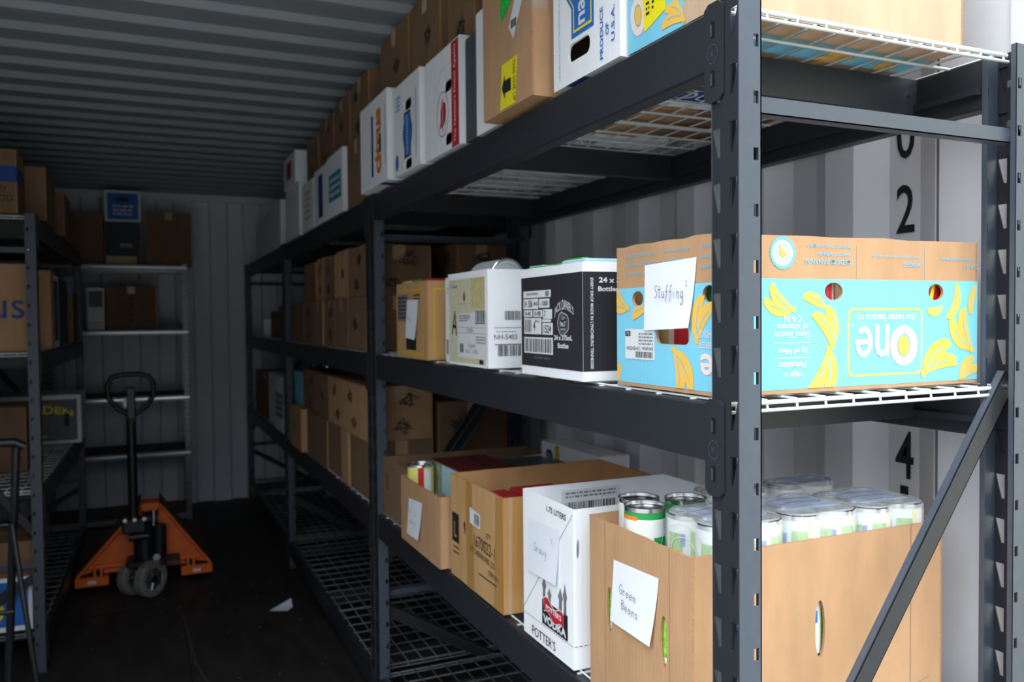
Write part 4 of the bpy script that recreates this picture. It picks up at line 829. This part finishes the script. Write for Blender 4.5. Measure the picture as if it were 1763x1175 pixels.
# ------------------------------------------------------------------ left rack boxes
LG = 'boxes on the left rack'
LXF = -.372
def band(mb, Fc, sx, sy, h):
    for k, w_ in (('E', sx), ('R', sy)): mb.poly(Fc[k], rect(0, .122, w_, .185), DBLUE, .0006)
    mb.text(Fc['E'], 'RD\nFOOD', sx-.06, .075, .09, .06, BLK, 0, .001)
carton('brown box with dark blue band at the near end of the left rack', -.90, -.452, 3.80, 4.03, ZT, .247, KRAFTD, group=LG, art=band)
carton('tall plain brown box second on the left rack top shelf', -.80, -.375, 4.05, 4.45, ZT, .225, KRAFTD, group=LG)
carton('brown box third along the left rack top shelf', -.82, -.36, 4.75, 5.15, ZT, .22, KRAFTD, group=LG)
carton('brown box farthest along the left rack top shelf', -.82, -.39, 5.2, 5.6, ZT, .2, KRAFTD, group=LG)
carton('large brown box lettered in blue on the left rack middle shelf', -.90, -.434, 3.865, 4.10, ZM, .35, KRAFT, group=LG, art=lambda mb, Fc, sx, sy, h: mb.text(Fc['E'], 'us', sx-.07, .17, .12, .075, DBLUE, 0, .001))
carton('brown box just behind the blue-lettered box on the left rack', -.80, -.372, 4.13, 4.22, ZM, .34, KRAFT, group=LG)
carton('white box with a blue patch on the left rack middle shelf', -.80, -.375, 4.25, 4.50, ZM, .33, WHITE, group=LG, art=lambda mb, Fc, sx, sy, h: (mb.poly(Fc['R'], rect(.02, .03, .2, .31), MATS['grey_cardboard'], .0006), mb.poly(Fc['R'], rect(.03, .12, .14, .22), BLUE, .0009)))
carton('dark grey box fourth on the left rack middle shelf', -.80, -.38, 4.55, 5.05, ZM, .33, GREYC, group=LG)
carton('brown box farthest on the left rack middle shelf', -.80, -.365, 5.2, 5.55, ZM, .275, KRAFTD, group=LG)
def artm(mb, Fc, sx, sy, h):
    E = Fc['E']; mb.poly(E, rect(.015, .015, sx-.02, h-.02), mat('grey_print', (110, 112, 112), .7, 0, .2, 40), .0006); mb.text(E, 'GARDEN', sx-.19, h-.075, .30, .05, SYEL, 0, .0011, .03, arch=.025); mb.text(E, 'GOLD', sx-.26, h-.14, .14, .03, SYEL, 0, .0011); mb.tiny(E, sx-.35, .03, sx-.16, .05, SYEL, 1)
    mb.poly(E, rect(sx-.085, h-.17, sx-.06, h-.10), BLK, .0012)
carton('white box with yellow arched lettering at far end of left rack lower shelf', -.80, -.335, 5.2, 5.6, ZL, .265, WHITE, group=LG, art=artm)
carton('brown box beside the near post on the left rack lower shelf', -.92, -.5, 4.3, 4.6, ZL, .29, KRAFTD, group=LG)
def artb(mb, Fc, sx, sy, h):
    E = Fc['E']; mb.poly(E, rect(.012, .02, sx-.014, h-.012), BLUE, .0006); mb.poly(E, ell(sx-.17, h*.4, .07, .06), SYEL, .0009); mb.poly(E, ell(sx-.16, h*.62, .06, .045), RED, .0011); mb.text(E, 'FRESH\nFRUIT', sx-.075, h*.68, .09, .06, DBLUE, 0, .0011, .02)
carton('blue and white fruit box on the lowest shelf of the left rack', -.90, -.442, 3.86, 4.25, .1655, .215, WHITE, group=LG, art=artb, name='fruit_box')
carton('brown box lying on the blue and white fruit box', -.90, -.425, 3.86, 4.22, .1655+.2205, .14, KRAFTD, group=LG)

# ------------------------------------------------------------------ silver shelving at the end wall
sh_ = empty('metal_shelving', (-.18, 6.3, 0)); tag(sh_, 'silver boltless metal shelving unit with brown boards against the end wall', 'shelving')
SW, SD = .93, .45
for sxn in (0, 1):
    for syn in (0, 1):
        p = MB(); x = -SW/2 if not sxn else SW/2; y = 0 if not syn else SD; dx = .035*(1 if not sxn else -1); dy = .035*(1 if not syn else -1)
        F = Fr((x, y, 0), (dx/abs(dx), 0, 0), (0, 0, 1), (0, -dy/abs(dy), 0)); lo = [rect(0, 0, .035, 1.83)]; z = 1.80
        while z > .03: lo.append([(.013, z-.008), (.022, z-.008), (.022, z+.008), (.013, z+.008)]); z -= .04
        p.poly(F, lo, GALV, 0, .002); p.box(min(x, x+.002*dx/abs(dx)), max(x, x+.002*dx/abs(dx)), min(y, y+dy), max(y, y+dy), 0, 1.83, GALV); p.build('upright', sh_)
for z in (.055, .505, .90, 1.365, 1.82):
    s = MB(); s.box(-SW/2+.003, SW/2-.003, .003, SD-.003, z-.012, z, SHELFB); so = s.build('shelf_board', sh_)
    for y in (.002, SD-.004):
        q = MB(); q.box(-SW/2+.002, SW/2-.002, y-.006, y+.002, z-.04, z-.004, GALV); q.box(-SW/2+.002, SW/2-.002, y-.008, y-.004, z-.024, z-.016, CHROME); q.build('shelf_beam', so)
SG = 'boxes on the silver shelving'
carton('plain brown box at the left of the silver shelving top', -.60, -.252, 6.36, 6.70, 1.8205, .35, KRAFTD, group=SG)
carton('dark grey box in the centre of the silver shelving top', -.245, -.012, 6.36, 6.68, 1.8205, .295, GREYC, group=SG, art=lambda mb, Fc, sx, sy, h: (mb.poly(Fc['E'], rect(.01, .0, sx-.03, .06), MATS['ochre'], .0006), mb.tiny(Fc['E'], .1, .12, .18, .15, LBL, 2)))
carton('blue-faced box with white border standing on the dark grey box', -.238, -.010, 6.37, 6.66, 1.8205+.301, .212, WHITE, group=SG, art=lambda mb, Fc, sx, sy, h: (mb.poly(Fc['E'], rect(.014, .014, sx-.014, h-.014), BLUE, .0006), mb.poly(Fc['E'], rect(.07, .14, .15, .165), BLK, .0009), mb.tiny(Fc['E'], .05, .04, .18, .12, LBL, 3)))
carton('brown box overhanging the right end of the silver shelving top', .02, .32, 6.36, 6.70, 1.8205, .37, KRAFTD, group=SG)
carton('white and grey patterned box on the second silver shelf', -.36, -.252, 6.36, 6.62, 1.3655, .29, WHITE, group=SG, art=lambda mb, Fc, sx, sy, h: (mb.poly(Fc['E'], rect(.01, .16, sx-.01, .27), GINK, .0006), mb.tiny(Fc['E'], .015, .02, sx-.015, .06, MATS['ochre'], 2)))
carton('brown box with black lettering on the second silver shelf', -.24, .075, 6.36, 6.68, 1.3655, .30, KRAFTD, group=SG, art=lambda mb, Fc, sx, sy, h: mb.text(Fc['E'], 'FRAGILE', sx*.5, h*.5, .2, .03, BLK, -pi/2, .001))

# ------------------------------------------------------------------ orange pallet jack
pj = empty('pallet_jack', (-.022, 4.65, 0)); tag(pj, 'orange pallet jack with black handle parked on the floor by the end wall', 'pallet jack')
for sg in (-1, 1):
    f = MB(); xc = sg*.257; f.box(xc-.08, xc+.08, .16, 1.25, .075, .083, DIRTY); f.box(xc-.08, xc-.072, .16, 1.25, .035, .08, ORANGE); f.box(xc+.072, xc+.08, .16, 1.25, .035, .08, ORANGE)
    f.box(xc-.08, xc+.08, .148, .16, .035, .085, ORANGE, .003); f.box(xc-.02, xc+.02, .145, .1485, .05, .066, LBL)
    fo = f.build('fork', pj)
    r_ = MB(); r_.tube([(xc-.05, 1.12, .037), (xc+.05, 1.12, .037)], .036, RUB, 18); r_.build('load_roller', fo)
    for k in (0, 1): 
        lk = MB(); lk.box(xc-.045*sg+.03*k*sg-.006, xc-.045*sg+.03*k*sg+.006, .15, .162, .085, .14, ORANGE); lk.build('link', fo)
# triangular frame: sloping cheeks from the head bracket down to each fork heel
fm = MB()
for sg in (-1, 1):
    T, B_ = (sg*.045+.03, .44), (sg*.326, .09)
    for (w0, m, ya, yb) in ((.0, ORANGE, .17, .182),):
        Fp = Fr((0, ya, 0), (1, 0, 0), (0, 0, 1), (0, -1, 0)); fm.poly(Fp, [T, B_, (sg*.12, .14), (sg*.03+.02, .16)][::sg], ORANGE, 0, .008)
    V = [(T[0], .15, T[1]+.008), (B_[0], .15, B_[1]+.008), (B_[0], .40, B_[1]+.008), (T[0], .34, T[1]+.03)]
    fm.add(V, [(0, 1, 2, 3)][:1], DIRTY); fm.tube([(T[0], .15, T[1]), (B_[0], .15, B_[1])], .009, ORANGE, 8)
    fm.tube([(sg*.08, .172, .13), (sg*.27, .172, .13)], .017, ORANGE, 10); fm.tube([(sg*.08, .165, .105), (sg*.2, .165, .105)], .012, ORANGE, 8)
fm.box(-.02, .075, .12, .25, .41, .455, ORANGE, .006); fm.build('lift_frame', pj)
pu = MB(); pu.tube([(0, .05, .16), (0, .05, .34)], .055, BLACKP, 20); pu.tube([(.07, .06, .18), (.07, .06, .35)], .036, BLACKP, 18); pu.tube([(.045, .06, .34), (.045, .06, .43)], .013, CHROME, 12); pu.box(-.09, .10, -.03, .12, .15, .19, BLACKP, .01); pu.box(-.03, .17, .0, .14, .145, .165, DIRTY, .004); pu.tube([(.055, -.02, .2), (.055, -.032, .2)], .018, CHROME, 14)
pu.tube([(-.075, .0, .31), (.02, .0, .31)], .02, BLACKP, 12)
for x in (-.09, -.045, .0): pu.tube([(x, -.02, .405), (x, -.03, .405)], .010, CHROME, 10)
pu.box(-.105, .01, -.02, .06, .33, .41, BLACKP, .01); pu.build('hydraulic_pump', pj)
ax = Vector((.72, -.70, 0)).normalized(); cc = Vector((-.015, .0, .095))
for k, s in enumerate((-1, 1)):
    wmb = MB(); c = cc+ax*(.056*s)-ax*.025; wmb.lathe(c, ax, [(0, .004), (.055, .004), (.06, 0), (.088, 0), (.093, .006), (.093, .044), (.088, .05), (.06, .05), (.055, .044), (.018, .044), (.018, .052), (0, .052)], RUB, 36, [GALV, GALV, RUB, RUB, RUB, RUB, RUB, RUB, GALV, BLACKP, BLACKP])
    a = ax.orthogonal().normalized(); b = ax.cross(a)
    for j in range(5): t = 2*pi*j/5; wmb.tube([c+ax*.046+(a*cos(t)+b*sin(t))*.02, c+ax*.046+(a*cos(t)+b*sin(t))*.056], .006, CHROME, 6)
    wmb.build('steer_wheel', pj)
ha = MB(); hx = -.05
ha.tube([(hx, .01, .36), (hx-.002, 0, .93)], .024, BLACKP, 14)
ha.box(hx-.022, hx+.022, -.02, .02, .90, 1.085, BLACKP, .006); ho = ha.build('handle_shaft', pj)
lp = [(hx, 0, .935), (hx-.06, 0, .975), (hx-.105, 0, 1.035), (hx-.108, 0, 1.10), (hx-.085, 0, 1.14), (hx-.04, 0, 1.152), (hx+.04, 0, 1.152), (hx+.085, 0, 1.14), (hx+.108, 0, 1.10), (hx+.105, 0, 1.035), (hx+.06, 0, .975)]
MB().tube(lp, .0135, BLACKP, 12, close=True).build('handle_grip', pj)
l_ = MB(); l_.box(hx-.036, hx-.02, -.026, -.02, .985, 1.035, LBL, .001); l_.build('release_lever', pj)

# ------------------------------------------------------------------ hand truck folded at the left
ht = empty('hand_truck', (-.52, 3.0, 0)); tag(ht, 'black tubular hand truck leaning by the left rack, cut by the frame', 'hand truck')
MB().tube([(-.22, 0, 1.04), (-.18, 0, 1.055), (.14, 0, 1.045), (.165, 0, 1.03)], .014, BLACKP, 12).build('handle', ht)
m_ = MB(); m_.tube([(.142, 0, 1.03), (.130, .01, .80), (.125, .02, .78), (.10, .05, .30), (.095, .05, .12)], .012, BLACKP, 10); m_.tube([(-.18, 0, 1.04), (-.17, .01, .8), (-.15, .05, .12)], .012, BLACKP, 10)
for z in (.78, .5, .25): m_.tube([(-.16, .03, z), (.12, .03, z)], .008, BLACKP, 8)
m_.build('frame', ht)
MB().tube([(.127, -.01, .79), (.155, -.02, .54), (.19, -.03, .25), (.205, -.03, .04)], .008, mat('worn_black_tube', (52, 54, 56), .25, .6), 10).build('brace_rod', ht)
MB().box(-.18, .13, -.17, .05, .02, .026, BLACKP).build('toe_plate', ht)
for x in (-.2, .14): 
    w_ = MB(); w_.lathe((x, .09, .10), (1, 0, 0), [(0, 0), (.05, 0), (.06, .004), (.1, .004), (.1, .036), (.06, .036), (.05, .04), (0, .04)], RUB, 26); w_.build('wheel', ht)
# paper scrap on the floor
b = MB(); b.add([(.53, 4.13, .002), (.61, 4.09, .002), (.64, 4.13, .004), (.645, 4.20, .026), (.58, 4.17, .008)], [(0, 1, 2, 4), (4, 2, 3)], WPAP); b.add([(.53, 4.13, .001), (.61, 4.09, .001), (.64, 4.13, .003), (.645, 4.20, .024), (.58, 4.17, .006)], [(4, 2, 1, 0), (3, 2, 4)], WPAP)
tag(b.build('paper_scrap'), 'crumpled white paper scrap lying on the dark floor', 'paper')
